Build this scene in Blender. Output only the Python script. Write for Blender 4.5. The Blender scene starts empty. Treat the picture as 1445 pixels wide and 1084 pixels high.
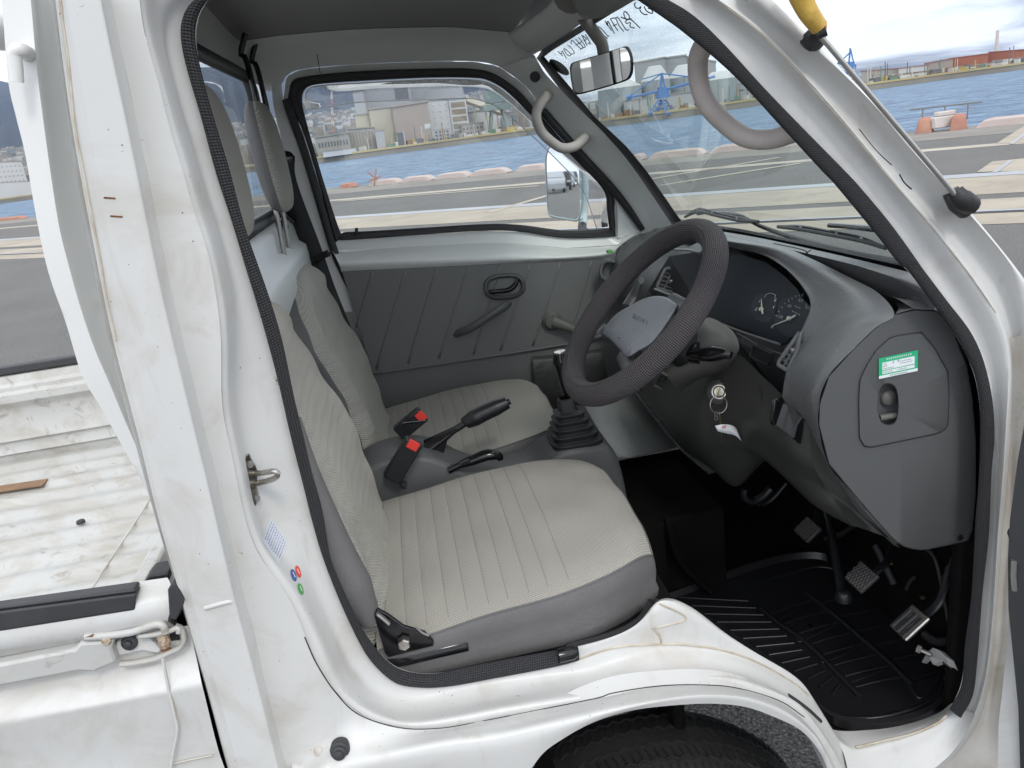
import bpy, bmesh, math, random
from mathutils import Vector, Matrix
random.seed(7)
S = bpy.context.scene
COL = S.collection
R_ = math.radians
# ---------------------------------------------------------------- camera
F_, CX, CY = 1085.0, 722.5, 542.0
yaw, pitch, roll = R_(6.9), math.atan(358/1085.), math.atan(.134)
CAM = Vector((0, -.78, 1.45))
fw = Vector((math.sin(yaw)*math.cos(pitch), math.cos(yaw)*math.cos(pitch), -math.sin(pitch)))
r0 = Vector((math.cos(yaw), -math.sin(yaw), 0)); u0 = r0.cross(fw)
rt = r0*math.cos(roll)-u0*math.sin(roll); up = r0*math.sin(roll)+u0*math.cos(roll)
cam = bpy.data.cameras.new('camera'); camo = bpy.data.objects.new('camera', cam); COL.objects.link(camo)
camo.matrix_world = Matrix(((rt.x, up.x, -fw.x, CAM.x), (rt.y, up.y, -fw.y, CAM.y), (rt.z, up.z, -fw.z, CAM.z), (0, 0, 0, 1)))
cam.sensor_width = 36; cam.lens = 36*F_/1445; cam.clip_start = .02; cam.clip_end = 20000
S.camera = camo

def ray(px, py): return fw+(px-CX)/F_*rt-(py-CY)/F_*up
def Y(px, py, y):
    d = ray(px, py); return CAM+d*((y-CAM.y)/d.y)
def X(px, py, x):
    d = ray(px, py); return CAM+d*((x-CAM.x)/d.x)
def Z(px, py, z):
    d = ray(px, py); return CAM+d*((z-CAM.z)/d.z)
def PL(px, py, p0, n):
    n = Vector(n); d = ray(px, py); return CAM+d*((Vector(p0)-CAM).dot(n)/d.dot(n))
def AT(px, py, dist):
    d = ray(px, py); h = math.hypot(d.x, d.y); return CAM+d*(dist/h)
def L3(seq, y=None):
    return [Y(p[0], p[1], p[2] if len(p) > 2 else y) for p in seq]

# ---------------------------------------------------------------- materials
MATS = {}
def mat(name, col, rough=.5, metal=0, spec=.5, var=0, vs=6, vcol=None, bumps=(), uv=False, coat=0, dirt=None, emis=None, speck=None, streak=None):
    m = bpy.data.materials.new(name); m.use_nodes = True; nt = m.node_tree; N = nt.nodes; Lk = nt.links
    b = N['Principled BSDF']; b.inputs['Roughness'].default_value = rough; b.inputs['Metallic'].default_value = metal
    b.inputs['Specular IOR Level'].default_value = spec; b.inputs['Coat Weight'].default_value = coat
    b.inputs['Coat Roughness'].default_value = .12
    c4 = (*col, 1); b.inputs['Base Color'].default_value = c4
    tc = N.new('ShaderNodeTexCoord'); co = tc.outputs['UV' if uv else 'Object']; cur = None
    oc = tc.outputs['Object']
    def noise(sc, det=5, r=.55, vec=oc, dist=0):
        n = N.new('ShaderNodeTexNoise'); n.inputs['Scale'].default_value = sc; n.inputs['Detail'].default_value = det
        n.inputs['Roughness'].default_value = r; n.inputs['Distortion'].default_value = dist; Lk.new(vec, n.inputs['Vector']); return n
    def mix(fac, a, bb):
        x = N.new('ShaderNodeMix'); x.data_type = 'RGBA'; Lk.new(fac, x.inputs[0])
        if isinstance(a, tuple): x.inputs[6].default_value = a
        else: Lk.new(a, x.inputs[6])
        if isinstance(bb, tuple): x.inputs[7].default_value = bb
        else: Lk.new(bb, x.inputs[7])
        return x.outputs[2]
    def ramp(src, a, bb):
        r = N.new('ShaderNodeMapRange'); r.inputs[1].default_value = a; r.inputs[2].default_value = bb; Lk.new(src, r.inputs[0]); return r.outputs[0]
    if var:
        n = noise(vs); v2 = vcol or tuple(max(0, c*(1-var)) for c in col)
        cur = mix(ramp(n.outputs[0], .35, .7), c4, (*v2, 1))
    if speck:   # (colour, scale, lo, hi)
        n = noise(speck[1], 2, .6); cur = mix(ramp(n.outputs[0], speck[2], speck[3]), cur or c4, (*speck[0], 1))
    if dirt:    # (colour, scale, lo, hi)
        for d in (dirt if isinstance(dirt, list) else [dirt]):
            n = noise(d[1], 8, .65, dist=d[4] if len(d) > 4 else .6); cur = mix(ramp(n.outputs[0], d[2], d[3]), cur or c4, (*d[0], 1))
    if streak:  # (colour, (sx, sy, sz), lo, hi): runs of grime stretched along one axis
        mp_ = N.new('ShaderNodeMapping'); mp_.inputs['Scale'].default_value = streak[1]; Lk.new(oc, mp_.inputs['Vector'])
        n = noise(1, 7, .65, vec=mp_.outputs[0], dist=.4); cur = mix(ramp(n.outputs[0], streak[2], streak[3]), cur or c4, (*streak[0], 1))
    if cur: Lk.new(cur, b.inputs['Base Color'])
    last = None
    for bp in bumps:   # (type, scale, strength, distance)
        ty, sc, st, ds = bp[:4]
        if ty == 'noise': h = noise(sc, 4).outputs[0]
        elif ty == 'vor':
            v = N.new('ShaderNodeTexVoronoi'); v.inputs['Scale'].default_value = sc; Lk.new(oc, v.inputs['Vector']); h = v.outputs['Distance']
        else:          # weave: product of sines along two axes; sc = (kx, ky) or axes list
            sp = N.new('ShaderNodeSeparateXYZ'); Lk.new(co, sp.inputs[0])
            def sn(ax, k, ph=0, other=None, ko=0):
                a = N.new('ShaderNodeMath'); a.operation = 'MULTIPLY'; a.inputs[1].default_value = k; Lk.new(sp.outputs[ax], a.inputs[0]); o = a.outputs[0]
                if other is not None:
                    c = N.new('ShaderNodeMath'); c.operation = 'MULTIPLY_ADD'; c.inputs[1].default_value = ko; Lk.new(sp.outputs[other], c.inputs[0]); Lk.new(o, c.inputs[2]); o = c.outputs[0]
                s = N.new('ShaderNodeMath'); s.operation = 'SINE'; Lk.new(o, s.inputs[0]); return s.outputs[0]
            if ty == 'weave':
                a, c = sn(bp[4], sc[0]), sn(bp[5], sc[1])
            elif ty == 'rib':
                a = sn(bp[4], sc[0]); c = None
            else:      # diamond
                a, c = sn(bp[4], sc[0], 0, bp[5], sc[1]), sn(bp[4], sc[0], 0, bp[5], -sc[1])
            if c is None: h = a
            else:
                mm = N.new('ShaderNodeMath'); mm.operation = 'MULTIPLY'; Lk.new(a, mm.inputs[0]); Lk.new(c, mm.inputs[1]); h = mm.outputs[0]
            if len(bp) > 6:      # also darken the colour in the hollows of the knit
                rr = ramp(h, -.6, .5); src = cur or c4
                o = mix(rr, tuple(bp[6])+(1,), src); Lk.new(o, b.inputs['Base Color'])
        bn = N.new('ShaderNodeBump'); bn.inputs['Strength'].default_value = st; bn.inputs['Distance'].default_value = ds
        Lk.new(h, bn.inputs['Height'])
        if last: Lk.new(last, bn.inputs['Normal'])
        last = bn.outputs[0]
    if last: Lk.new(last, b.inputs['Normal'])
    if emis: b.inputs['Emission Color'].default_value = (*emis[0], 1); b.inputs['Emission Strength'].default_value = emis[1]
    MATS[name] = m; return m

def glass(name, tint, refl=1.0):
    m = bpy.data.materials.new(name); m.use_nodes = True; nt = m.node_tree; N = nt.nodes; N.clear(); Lk = nt.links
    o = N.new('ShaderNodeOutputMaterial'); t = N.new('ShaderNodeBsdfTransparent'); t.inputs[0].default_value = (*tint, 1)
    g = N.new('ShaderNodeBsdfGlossy'); g.inputs['Roughness'].default_value = .01; g.inputs[0].default_value = (refl, refl, refl, 1)
    fr = N.new('ShaderNodeFresnel'); fr.inputs[0].default_value = 1.45; mx = N.new('ShaderNodeMixShader')
    Lk.new(fr.outputs[0], mx.inputs[0]); Lk.new(t.outputs[0], mx.inputs[1]); Lk.new(g.outputs[0], mx.inputs[2]); Lk.new(mx.outputs[0], o.inputs[0])
    MATS[name] = m; return m

GR = (.36, .34, .30)
paint = mat('white_paint', (.655, .655, .64), .42, spec=.45, coat=.07, var=.07, vs=3,
            dirt=[((.46, .43, .37), 3.1, .53, .86, 1.5), ((.53, .50, .46), 11, .53, .80, 1), ((.20, .17, .13), 70, .68, .75)], streak=((.48, .45, .39), (26, 26, 2.4), .60, .80), bumps=[('noise', 5, .05, .01)])
paint_in = mat('cab_paint', (.78, .79, .77), .35, coat=.15, var=.05, vs=4, bumps=[('noise', 4, .05, .01)])
bedpaint = mat('bed_paint', (.55, .55, .53), .42, var=.1, vs=4,
               dirt=[((.38, .34, .28), 3.2, .46, .76, 2.5), ((.30, .27, .23), 17, .57, .74, 2), ((.30, .27, .23), 60, .70, .78)], bumps=[('noise', 14, .12, .01)])
dirty = mat('dirty_paint', (.62, .60, .56), .45, var=.25, vs=9, vcol=(.42, .37, .30), dirt=[((.26, .22, .17), 22, .60, .80)])
bead = mat('seam_sealer', (.60, .56, .48), .55, var=.5, vs=40, vcol=(.40, .33, .24))
rust = mat('rust', (.25, .10, .04), .9, var=.5, vs=60, vcol=(.12, .06, .03))
rubber = mat('black_rubber', (.018, .018, .02), .55, bumps=[('noise', 120, .15, .002)])
rubber2 = mat('grey_rubber', (.05, .05, .055), .6, var=.3, vs=20, bumps=[('noise', 120, .15, .002)])
knit = mat('knit_seal', (.055, .055, .060), .85, bumps=[('diamond', (1100, 900), .9, .0012, 0, 1, (.012, .012, .014))], uv=True)
mesh = mat('mesh_cover', (.155, .14, .15), .8, bumps=[('diamond', (1050, 1050), 1.0, .0016, 0, 1, (.012, .011, .013))], uv=True)
trim = mat('grey_vinyl', (.158, .158, .156), .55, bumps=[('noise', 230, .25, .002)], var=.1, vs=4)
plast = mat('grey_plastic', (.17, .174, .176), .42, bumps=[('vor', 430, .4, .0012), ('noise', 120, .15, .002)], var=.1, vs=5)
plast_d = mat('dark_plastic', (.092, .095, .097), .48, bumps=[('vor', 500, .25, .0008)], var=.12, vs=6)
plast_b = mat('black_plastic', (.012, .013, .015), .38, bumps=[('noise', 200, .06, .001)])
gloss_b = mat('gloss_black', (.008, .008, .009), .15)
column = mat('column_plastic', (.13, .128, .118), .55, bumps=[('noise', 300, .2, .001)], var=.15, vs=8)
padm = mat('pad_plastic', (.27, .285, .31), .42, bumps=[('vor', 560, .7, .0016)])
handlem = mat('handle_plastic', (.50, .455, .425), .6, var=.15, vs=40, dirt=((.55, .53, .5), 90, .64, .70))
liner = mat('headliner', (.26, .26, .25), .9, bumps=[('noise', 300, .3, .001)])
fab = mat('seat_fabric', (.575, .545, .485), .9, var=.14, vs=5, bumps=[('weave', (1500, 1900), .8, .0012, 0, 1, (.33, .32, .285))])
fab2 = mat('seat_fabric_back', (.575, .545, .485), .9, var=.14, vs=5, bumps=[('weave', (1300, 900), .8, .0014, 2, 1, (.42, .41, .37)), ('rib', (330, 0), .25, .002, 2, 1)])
vinyl = mat('grey_seat_vinyl', (.15, .146, .147), .52, bumps=[('noise', 260, .35, .002), ('noise', 24, .35, .006)], var=.15, vs=9)
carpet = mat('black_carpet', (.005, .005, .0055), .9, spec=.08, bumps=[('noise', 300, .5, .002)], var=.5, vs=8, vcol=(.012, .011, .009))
matm = mat('mat_rubber', (.014, .014, .016), .33, spec=.6, bumps=[('noise', 160, .2, .001)])
padpanel = mat('pale_board', (.33, .34, .33), .6, var=.2, vs=9, dirt=((.2, .19, .17), 20, .62, .8))
chrome = mat('bright_metal', (.62, .60, .56), .28, 1, var=.4, vs=60, vcol=(.3, .27, .22))
steel = mat('steel', (.45, .44, .42), .4, .9)
brass = mat('brass', (.7, .6, .35), .3, 1)
pedalm = mat('pedal_rubber', (.075, .07, .066), .45)
redm = mat('red_button', (.75, .05, .04), .35)
mirror = mat('mirror_glass', (.85, .87, .87), .02, 1)
tyre_m = mat('tyre_rubber', (.017, .017, .018), .7, var=.4, vs=30, vcol=(.03, .028, .026), bumps=[('noise', 90, .3, .003)])
yellow = mat('yellow_tape', (.62, .40, .08), .6, var=.3, vs=60, vcol=(.42, .26, .05), bumps=[('noise', 60, .5, .004)])
green = mat('green_print', (.02, .42, .20), .5)
whitep = mat('white_print', (.75, .78, .80), .5)
ink = mat('ink', (.05, .055, .06), .5)
inkb = mat('blue_ink', (.16, .18, .26), .5)
red_p = mat('red_print', (.72, .10, .07), .5); blue_p = mat('blue_print', (.06, .13, .38), .5); green_p = mat('leaf_print', (.10, .38, .10), .5)
cardb = mat('brown_strip', (.28, .17, .10), .8, var=.25, vs=30)
glass_w = glass('windshield_glass', (.86, .93, .91)); glass_d = glass('door_glass', (.93, .96, .96)); acry = glass('visor_acrylic', (.86, .87, .90), 1.0)
asphalt = mat('asphalt', (.14, .138, .132), .9, var=.25, vs=.8, bumps=[('noise', 110, .9, .012)], speck=((.34, .33, .31), 130, .50, .66), dirt=((.035, .035, .035), 90, .52, .62))
concrete = mat('concrete', (.42, .37, .30), .9, var=.25, vs=.7, bumps=[('noise', 60, .3, .004)], dirt=((.26, .24, .21), 1.3, .5, .8))
concd = mat('kerb_concrete', (.26, .245, .22), .9, var=.3, vs=.5)
conc_l = mat('pale_line', (.46, .42, .35), .9, var=.2, vs=1)
railm = mat('rail_steel', (.40, .42, .45), .45, .3, var=.2, vs=1)
railb = mat('rail_groove', (.03, .028, .026), .6)

# ---------------------------------------------------------------- mesh tools
def cr(pts, n):
    """Catmull-Rom through pts, n samples evenly by length"""
    pts = [Vector(p) for p in pts]
    if len(pts) == 2: return [pts[0].lerp(pts[1], i/(n-1)) for i in range(n)]
    fine = []
    for i in range(len(pts)-1):
        p1, p2 = pts[i], pts[i+1]; p0 = pts[i-1] if i else p1*2-p2; p3 = pts[i+2] if i+2 < len(pts) else p2*2-p1
        for k in range(12):
            t = k/12; fine.append(.5*((2*p1)+(p2-p0)*t+(2*p0-5*p1+4*p2-p3)*t*t+(-p0+3*p1-3*p2+p3)*t**3))
    fine.append(pts[-1])
    return lin(fine, n)
def lin(fine, n):
    fine = [Vector(p) for p in fine]
    d = [0]
    for a, b in zip(fine, fine[1:]): d.append(d[-1]+(b-a).length)
    out = []; j = 0
    for i in range(n):
        s = d[-1]*i/(n-1)
        while j < len(d)-2 and d[j+1] < s: j += 1
        seg = d[j+1]-d[j]; out.append(fine[j].lerp(fine[j+1], (s-d[j])/seg if seg > 1e-9 else 0))
    return out

class MB:
    def __init__(s): s.v = []; s.f = []; s.uv = []; s.mi = []
    def add(s, vs, fs, uvs=None, mi=0):
        o = len(s.v); s.v += [Vector(v) for v in vs]
        for f in fs: s.f.append([o+i for i in f]); s.mi.append(mi)
        s.uv += uvs if uvs else [(0, 0)]*len(vs)
        return s
    def grid(s, rows, closeu=False, closev=False, uv=None, mi=0):
        mxl = max(len(r) for r in rows); rows = [r if len(r) == mxl else cr(r, mxl) for r in rows]
        nr, nc = len(rows), len(rows[0]); vs = [p for r in rows for p in r]; fs = []
        for i in range(nr-(0 if closev else 1)):
            for j in range(nc-(0 if closeu else 1)):
                a = i*nc+j; b = i*nc+(j+1) % nc; c = ((i+1) % nr)*nc+(j+1) % nc; d = ((i+1) % nr)*nc+j; fs.append((a, b, c, d))
        return s.add(vs, fs, uv, mi)
    def box(s, c, d, rot=None, mi=0):
        c = Vector(c); vs = []
        for x in (-.5, .5):
            for y in (-.5, .5):
                for z in (-.5, .5):
                    v = Vector((x*d[0], y*d[1], z*d[2])); vs.append(c+(rot @ v if rot else v))
        return s.add(vs, [(0, 1, 3, 2), (4, 6, 7, 5), (0, 4, 5, 1), (2, 3, 7, 6), (0, 2, 6, 4), (1, 5, 7, 3)], mi=mi)
    def hexa(s, bot, top, mi=0):
        return s.add(list(bot)+list(top), [(3, 2, 1, 0), (4, 5, 6, 7), (0, 1, 5, 4), (1, 2, 6, 5), (2, 3, 7, 6), (3, 0, 4, 7)], mi=mi)
    def tube(s, path, r, n=12, smooth=0, cap=True, flat=1.0, nrm=None, mi=0, closed=False):
        path = [Vector(p) for p in path]
        m0 = len(path)
        if smooth:
            if not isinstance(r, (int, float)):
                rr = list(r); nn_ = []
                for i in range(smooth):
                    t = i/(smooth-1)*(len(rr)-1); k = min(int(t), len(rr)-2); nn_.append(rr[k]+(rr[k+1]-rr[k])*(t-k))
                r = nn_
            path = cr(path, smooth)
        if isinstance(r, (int, float)): r = [r]*len(path)
        r = list(r)+[r[-1]]*(len(path)-len(r))
        rows = []; uvs = []; ln = 0; ref = Vector(nrm) if nrm else None
        for i, p in enumerate(path):
            if closed: t = path[(i+1) % len(path)]-path[i-1]
            else: t = path[min(i+1, len(path)-1)]-path[max(i-1, 0)]
            t.normalize()
            if ref is None: ref = Vector((0, 0, 1)) if abs(t.z) < .9 else Vector((1, 0, 0))
            a = (ref-t*ref.dot(t)).normalized(); b = t.cross(a)
            if not nrm: ref = a
            if i: ln += (p-path[i-1]).length
            rows.append([p+(a*math.cos(2*math.pi*k/n)*flat+b*math.sin(2*math.pi*k/n))*r[i] for k in range(n)])
            uvs += [(ln, r[i]*2*math.pi*k/n) for k in range(n)]
        o = len(s.v); s.grid(rows, closeu=True, closev=closed, uv=uvs, mi=mi)
        if cap and not closed:
            s.f.append([o+k for k in range(n)][::-1]); s.mi.append(mi); q = o+(len(rows)-1)*n; s.f.append([q+k for k in range(n)]); s.mi.append(mi)
        return s
    def lathe(s, c, axis, prof, n=24, mi=0):
        c = Vector(c); t = Vector(axis).normalized(); ref = Vector((0, 0, 1)) if abs(t.z) < .9 else Vector((1, 0, 0))
        a = (ref-t*ref.dot(t)).normalized(); b = t.cross(a)
        rows = [[c+t*h+(a*math.cos(2*math.pi*k/n)+b*math.sin(2*math.pi*k/n))*max(r, 1e-5) for k in range(n)] for r, h in prof]
        return s.grid(rows, closeu=True, mi=mi)
    def plate(s, outline, thick, mi=0):
        """closed 3-D outline, extruded by vector thick"""
        o = [Vector(p) for p in outline]; t = Vector(thick); n = len(o)
        return s.add(o+[p+t for p in o], [tuple(range(n))[::-1], tuple(range(n, 2*n))]+[(i, (i+1) % n, n+(i+1) % n, n+i) for i in range(n)], mi=mi)
    def build(s, name, m, parent=None, smooth=40, bevel=0, seg=2, sub=0, solid=0, off=-1, label=None):
        me = bpy.data.meshes.new(name); me.from_pydata([tuple(v) for v in s.v], [], s.f)
        ms = m if isinstance(m, (list, tuple)) else [m]
        for q in ms:
            if q: me.materials.append(q)
        if len(ms) > 1: me.polygons.foreach_set('material_index', s.mi)
        ul = me.uv_layers.new(name='UVMap')
        for lp in me.loops: ul.data[lp.index].uv = s.uv[lp.vertex_index]
        bm = bmesh.new(); bm.from_mesh(me); bmesh.ops.recalc_face_normals(bm, faces=bm.faces); bm.to_mesh(me); bm.free()
        me.validate()
        if smooth:
            me.polygons.foreach_set('use_smooth', [True]*len(me.polygons))
            if smooth < 180: me.set_sharp_from_angle(angle=R_(smooth))
        o = bpy.data.objects.new(name, me); COL.objects.link(o)
        if parent:
            o.parent = parent
            q = parent; off_ = Vector((0, 0, 0))
            while q: off_ += q.location; q = q.parent
            o.location = -off_
        if solid: d = o.modifiers.new('s', 'SOLIDIFY'); d.thickness = solid; d.offset = off
        if bevel: d = o.modifiers.new('b', 'BEVEL'); d.width = bevel; d.segments = seg; d.limit_method = 'ANGLE'; d.angle_limit = R_(40)
        if sub: d = o.modifiers.new('u', 'SUBSURF'); d.levels = sub; d.render_levels = sub
        if label: o['label'] = label
        return o

def relax(c, k):
    for _ in range(k): c = [c[0]]+[(c[i-1]+c[i]*2+c[i+1])/4 for i in range(1, len(c)-1)]+[c[-1]]
    return c
def each(mb, name, m, parent, **k):
    """every loose piece of the builder becomes an object of its own"""
    par = list(range(len(mb.v)))
    def fd(a):
        while par[a] != a: par[a] = par[par[a]]; a = par[a]
        return a
    for f in mb.f:
        for q in f[1:]: par[fd(q)] = fd(f[0])
    groups = {}
    for f, mi in zip(mb.f, mb.mi): groups.setdefault(fd(f[0]), []).append((f, mi))
    out = []
    for g in groups.values():
        n = MB(); ix = {}
        for f, mi in g:
            for i in f:
                if i not in ix: ix[i] = len(n.v); n.v.append(mb.v[i]); n.uv.append(mb.uv[i])
            n.f.append(tuple(ix[i] for i in f)); n.mi.append(mi)
        out.append(n.build(name, m, parent, **k))
    return out
def loft(rows, nu=80, nv=4, mb=None, spline=True, lens=None, mi=0, rx=0):
    """rows: list of polylines; a polyline may be a list of segments [[...],[...]] whose ends correspond"""
    R = []
    for r in rows:
        if isinstance(r[0], (list, tuple)) and isinstance(r[0][0], Vector):
            out = []
            for k, sg in enumerate(r):
                n = nu[k] if isinstance(nu, (list, tuple)) else nu
                c = cr(sg, n); out += c if k == 0 else c[1:]
            R.append(out)
        else: R.append(cr(r, nu if isinstance(nu, int) else nu[0]))
    if rx: R = [relax(r, rx) for r in R]
    nc = len(R[0]); G = []
    for i in range(len(R)-1):
        for k in range(nv):
            t = k/nv; row = []
            for j in range(nc):
                p1, p2 = R[i][j], R[i+1][j]
                if spline and len(R) > 2:
                    p0 = R[i-1][j] if i else p1*2-p2; p3 = R[i+2][j] if i+2 < len(R) else p2*2-p1
                    # centripetal-ish: scale tangents down so close rows do not overshoot
                    d = (p2-p1).length+1e-9
                    m1 = (p2-p0); m1 = m1*(d/((p2-p1).length+(p1-p0).length+1e-9)); m2 = (p3-p1); m2 = m2*(d/((p3-p2).length+(p2-p1).length+1e-9))
                    t2, t3 = t*t, t**3
                    row.append(p1*(2*t3-3*t2+1)+m1*(t3-2*t2+t)+p2*(-2*t3+3*t2)+m2*(t3-t2))
                else: row.append(p1.lerp(p2, t))
            G.append(row)
    G.append(R[-1])
    mb = mb or MB(); mb.grid(G, mi=mi); return mb

def empty(name, loc, label, cat, group=None, kind=None):
    o = bpy.data.objects.new(name, None); COL.objects.link(o); o.location = loc; o.empty_display_size = .1
    return tag(o, label, cat, group, kind)
def tag(o, label=None, cat=None, group=None, kind=None):
    if label: o['label'] = label
    if cat: o['category'] = cat
    if group: o['group'] = group
    if kind: o['kind'] = kind
    return o
def strokes(mb, segs, conv, r=.001, n=5):
    for sg in segs:
        mb.tube([conv(*p) for p in sg], r, n)
    return mb
FONT = {'S': [[(1, .9), (.7, 1), (.3, 1), (0, .8), (.2, .55), (.8, .45), (1, .2), (.7, 0), (.3, 0), (0, .1)]], 'U': [[(0, 1), (0, .2), (.3, 0), (.7, 0), (1, .2), (1, 1)]],
        'Z': [[(0, 1), (1, 1), (0, 0), (1, 0)]], 'K': [[(0, 0), (0, 1)], [(1, 1), (0, .45), (1, 0)]], 'I': [[(.5, 0), (.5, 1)]], '0': [[(.5, 1), (0, .7), (0, .3), (.5, 0), (1, .3), (1, .7), (.5, 1)]],
        '2': [[(0, .8), (.5, 1), (1, .75), (0, 0), (1, 0)]], '4': [[(.75, 0), (.75, 1), (0, .35), (1, .35)]], '6': [[(.8, 1), (.1, .5), (.1, .15), (.5, 0), (.9, .15), (.9, .4), (.5, .5), (.1, .35)]],
        '8': [[(.5, .5), (.1, .75), (.5, 1), (.9, .75), (.5, .5), (0, .25), (.5, 0), (1, .25), (.5, .5)]], 'k': [[(0, 0), (0, 1)], [(.8, .6), (0, .3), (.9, 0)]], 'm': [[(0, 0), (0, .6), (.5, .6), (.5, 0)], [(.5, .6), (1, .6), (1, 0)]],
        '/': [[(0, 0), (1, 1)]], 'h': [[(0, 0), (0, 1)], [(0, .5), (.7, .5), (.7, 0)]], 'F': [[(0, 0), (0, 1), (1, 1)], [(0, .5), (.8, .5)]], 'E': [[(1, 0), (0, 0), (0, 1), (1, 1)], [(0, .5), (.8, .5)]], 'H': [[(0, 0), (0, 1)], [(1, 0), (1, 1)], [(0, .5), (1, .5)]], 'C': [[(1, .85), (.6, 1), (0, .7), (0, .3), (.6, 0), (1, .15)]]}
def text(mb, s, o, ex, ey, r):
    """writes s from origin o, ex = one character advance, ey = height vector"""
    o, ex, ey = Vector(o), Vector(ex), Vector(ey)
    for i, c in enumerate(s):
        for sg in FONT.get(c, []): mb.tube([o+ex*(i+p[0]*.68)+ey*p[1] for p in sg], r, 5)
    return mb

# ================================================================ THE TRUCK
truck = empty('pickup_truck', (.2, .6, 0), 'small white pickup truck parked on the quay with its driver door open', 'truck')
# ---------------------------------------------------------------- body side: lines traced on their own depth planes
def seg2(a, b, ya, yb=None): return [L3(a, ya), L3(b, yb if yb is not None else ya)]
S1 = ([(300, -8), (282, 10), (274, 32), (273.7, 55), (281, 89), (292, 133), (308, 188), (324, 240), (341, 306), (357, 355), (379, 417), (398, 480), (414, 557), (430, 624), (440, 668), (455, 720), (466, 786), (488, 840), (510, 886), (526, 910), (546, 934), (566, 947)],
      [(566, 947), (608, 952), (653, 943), (719, 930), (786, 918), (815, 912), (866, 898), (905, 878), (928, 844), (966, 855), (988, 868), (1021, 893), (1066, 921), (1126, 957), (1149, 988), (1172, 1025), (1190, 1055), (1204, 1092)])
S0 = ([(285, -8), (269, 0), (253, 33), (256, 60), (259, 78), (272, 124), (286, 170), (304, 240), (326, 306), (346, 373), (363, 428), (378, 480), (395, 546), (410, 613), (427, 679), (437, 720), (452, 775), (470, 824), (492, 875), (520, 928), (547, 955), (560, 965)],
      [(560, 965), (620, 968), (697, 955), (786, 938), (815, 930), (866, 913), (933, 908), (977, 910), (1021, 917), (1066, 932), (1120, 962), (1150, 992), (1174, 1030), (1190, 1060), (1202, 1092)])
def shift(seq, dx, dy): return [(p[0]+dx, p[1]+dy) for p in seq]
M2 = ([(262, -8), (242, 0), (232, 33), (236, 75), (250, 124), (266, 175), (285, 240), (306, 306), (326, 373), (342, 428), (355, 480), (364, 546), (378, 613), (394, 679), (404, 720), (424, 775), (445, 824), (466, 875), (492, 930), (522, 968), (540, 979)],
      [(540, 979), (575, 988), (609, 988), (697, 972), (786, 957), (840, 946), (866, 937), (933, 925), (977, 925), (1032, 931), (1080, 948), (1125, 977), (1160, 1020), (1185, 1060), (1198, 1092)])
MM = ([(225, -8), (217, 0), (222, 33), (228, 60), (245, 115), (262, 180), (280, 240), (296, 295), (314, 351), (328, 417), (334, 480), (335, 546), (342, 600), (354, 646), (368, 720), (388, 771), (421, 809), (444, 855), (463, 897), (492, 950), (520, 985), (540, 998)],
      [(540, 998), (580, 1004), (640, 998), (708, 985), (800, 968), (840, 962), (866, 953), (933, 945), (985, 943), (1040, 949), (1085, 966), (1128, 996), (1160, 1035), (1182, 1066), (1196, 1092)])
F2 = ([(203, -8), (206, 20), (213, 55), (230, 111), (250, 188), (267, 240), (281, 295), (301, 351), (315, 417), (322, 480), (321.5, 546), (326, 591), (338, 646), (353, 720), (370, 771), (399, 809), (421, 842), (448, 897), (475, 960), (500, 990), (530, 1008)],
      [(530, 1008), (575, 1019), (640, 1012), (708, 999), (800, 984), (840, 977), (866, 969), (933, 959), (999, 954), (1044, 959), (1120, 988), (1150, 1020), (1175, 1058), (1192, 1092)])
F3 = ([(196, -8), (199, 20), (205, 55), (222, 111), (241, 188), (258, 240), (272, 295), (292, 351), (305, 417), (312, 480), (312, 546), (316, 591), (328, 646), (343, 720), (361, 775), (389, 817), (411, 850), (432, 900), (446, 935), (472, 975), (506, 1008)],
      [(506, 1008), (564, 1027), (620, 1028), (675, 1019), (741, 1006), (840, 986), (866, 978), (933, 968), (999, 967), (1044, 972), (1100, 990), (1140, 1022), (1165, 1057), (1184, 1092)])
S1x = (S0[0], S1[1][:5]+S0[1][4:6]+S1[1][6:])
wrapin = [L3(S0[0], .10), [p+Vector((0, .0, 0)) for p in L3([(560, 975), (608, 976), (653, 968), (719, 955), (786, 944), (815, 930), (866, 915), (905, 893), (935, 852), (966, 860), (988, 873), (1021, 898), (1066, 926), (1126, 962), (1149, 994), (1172, 1030), (1190, 1060), (1204, 1096)], .12)]]
ringA = [wrapin, seg2(*S1, .05), seg2(*S0, .045), seg2(*M2, .035), seg2(*MM, .018), seg2(*F2, -.008), seg2(*F3, -.014)]
bs = MB()
loft(ringA, nu=[130, 150], nv=5, mb=bs, rx=14)
# outer skin of the pillar, wrapping round the rear corner of the cab
F0 = [(72, -8), (88, 120), (106, 240), (129, 360), (153, 480), (184, 600), (216, 720), (252, 840), (288, 960), (321, 1084), (330, 1110)]
F0b = [(85, -8), (100, 120), (120, 240), (143, 360), (167, 480), (200, 600), (227, 720), (252, 815), (262, 850), (293, 960), (326, 1084), (335, 1110)]
FN = [(92, -8), (111, 100), (125, 177), (137, 240), (150, 320), (166, 395), (181, 461), (204, 560), (230, 650), (252, 740), (264, 815), (275, 860), (303, 960), (336, 1084), (345, 1110)]
F1 = [(143, -8), (156, 60), (170, 120), (182, 180), (195, 240), (207, 300), (219, 360), (232, 420), (246, 480), (261, 540), (275, 600), (290, 660), (304, 720), (318, 780), (332, 840), (348, 900), (364, 960), (379, 1020), (395, 1084), (403, 1120)]
F1g = [(x+12-(3 if y > 900 else 0), y) for x, y in F1]
mid = lambda a, b, t: [Vector(p).lerp(q, t) for p, q in zip(cr(a, 20), cr(b, 20))]
A_, B_ = L3(F0, -.028), L3(F0b, -.030)
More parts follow.
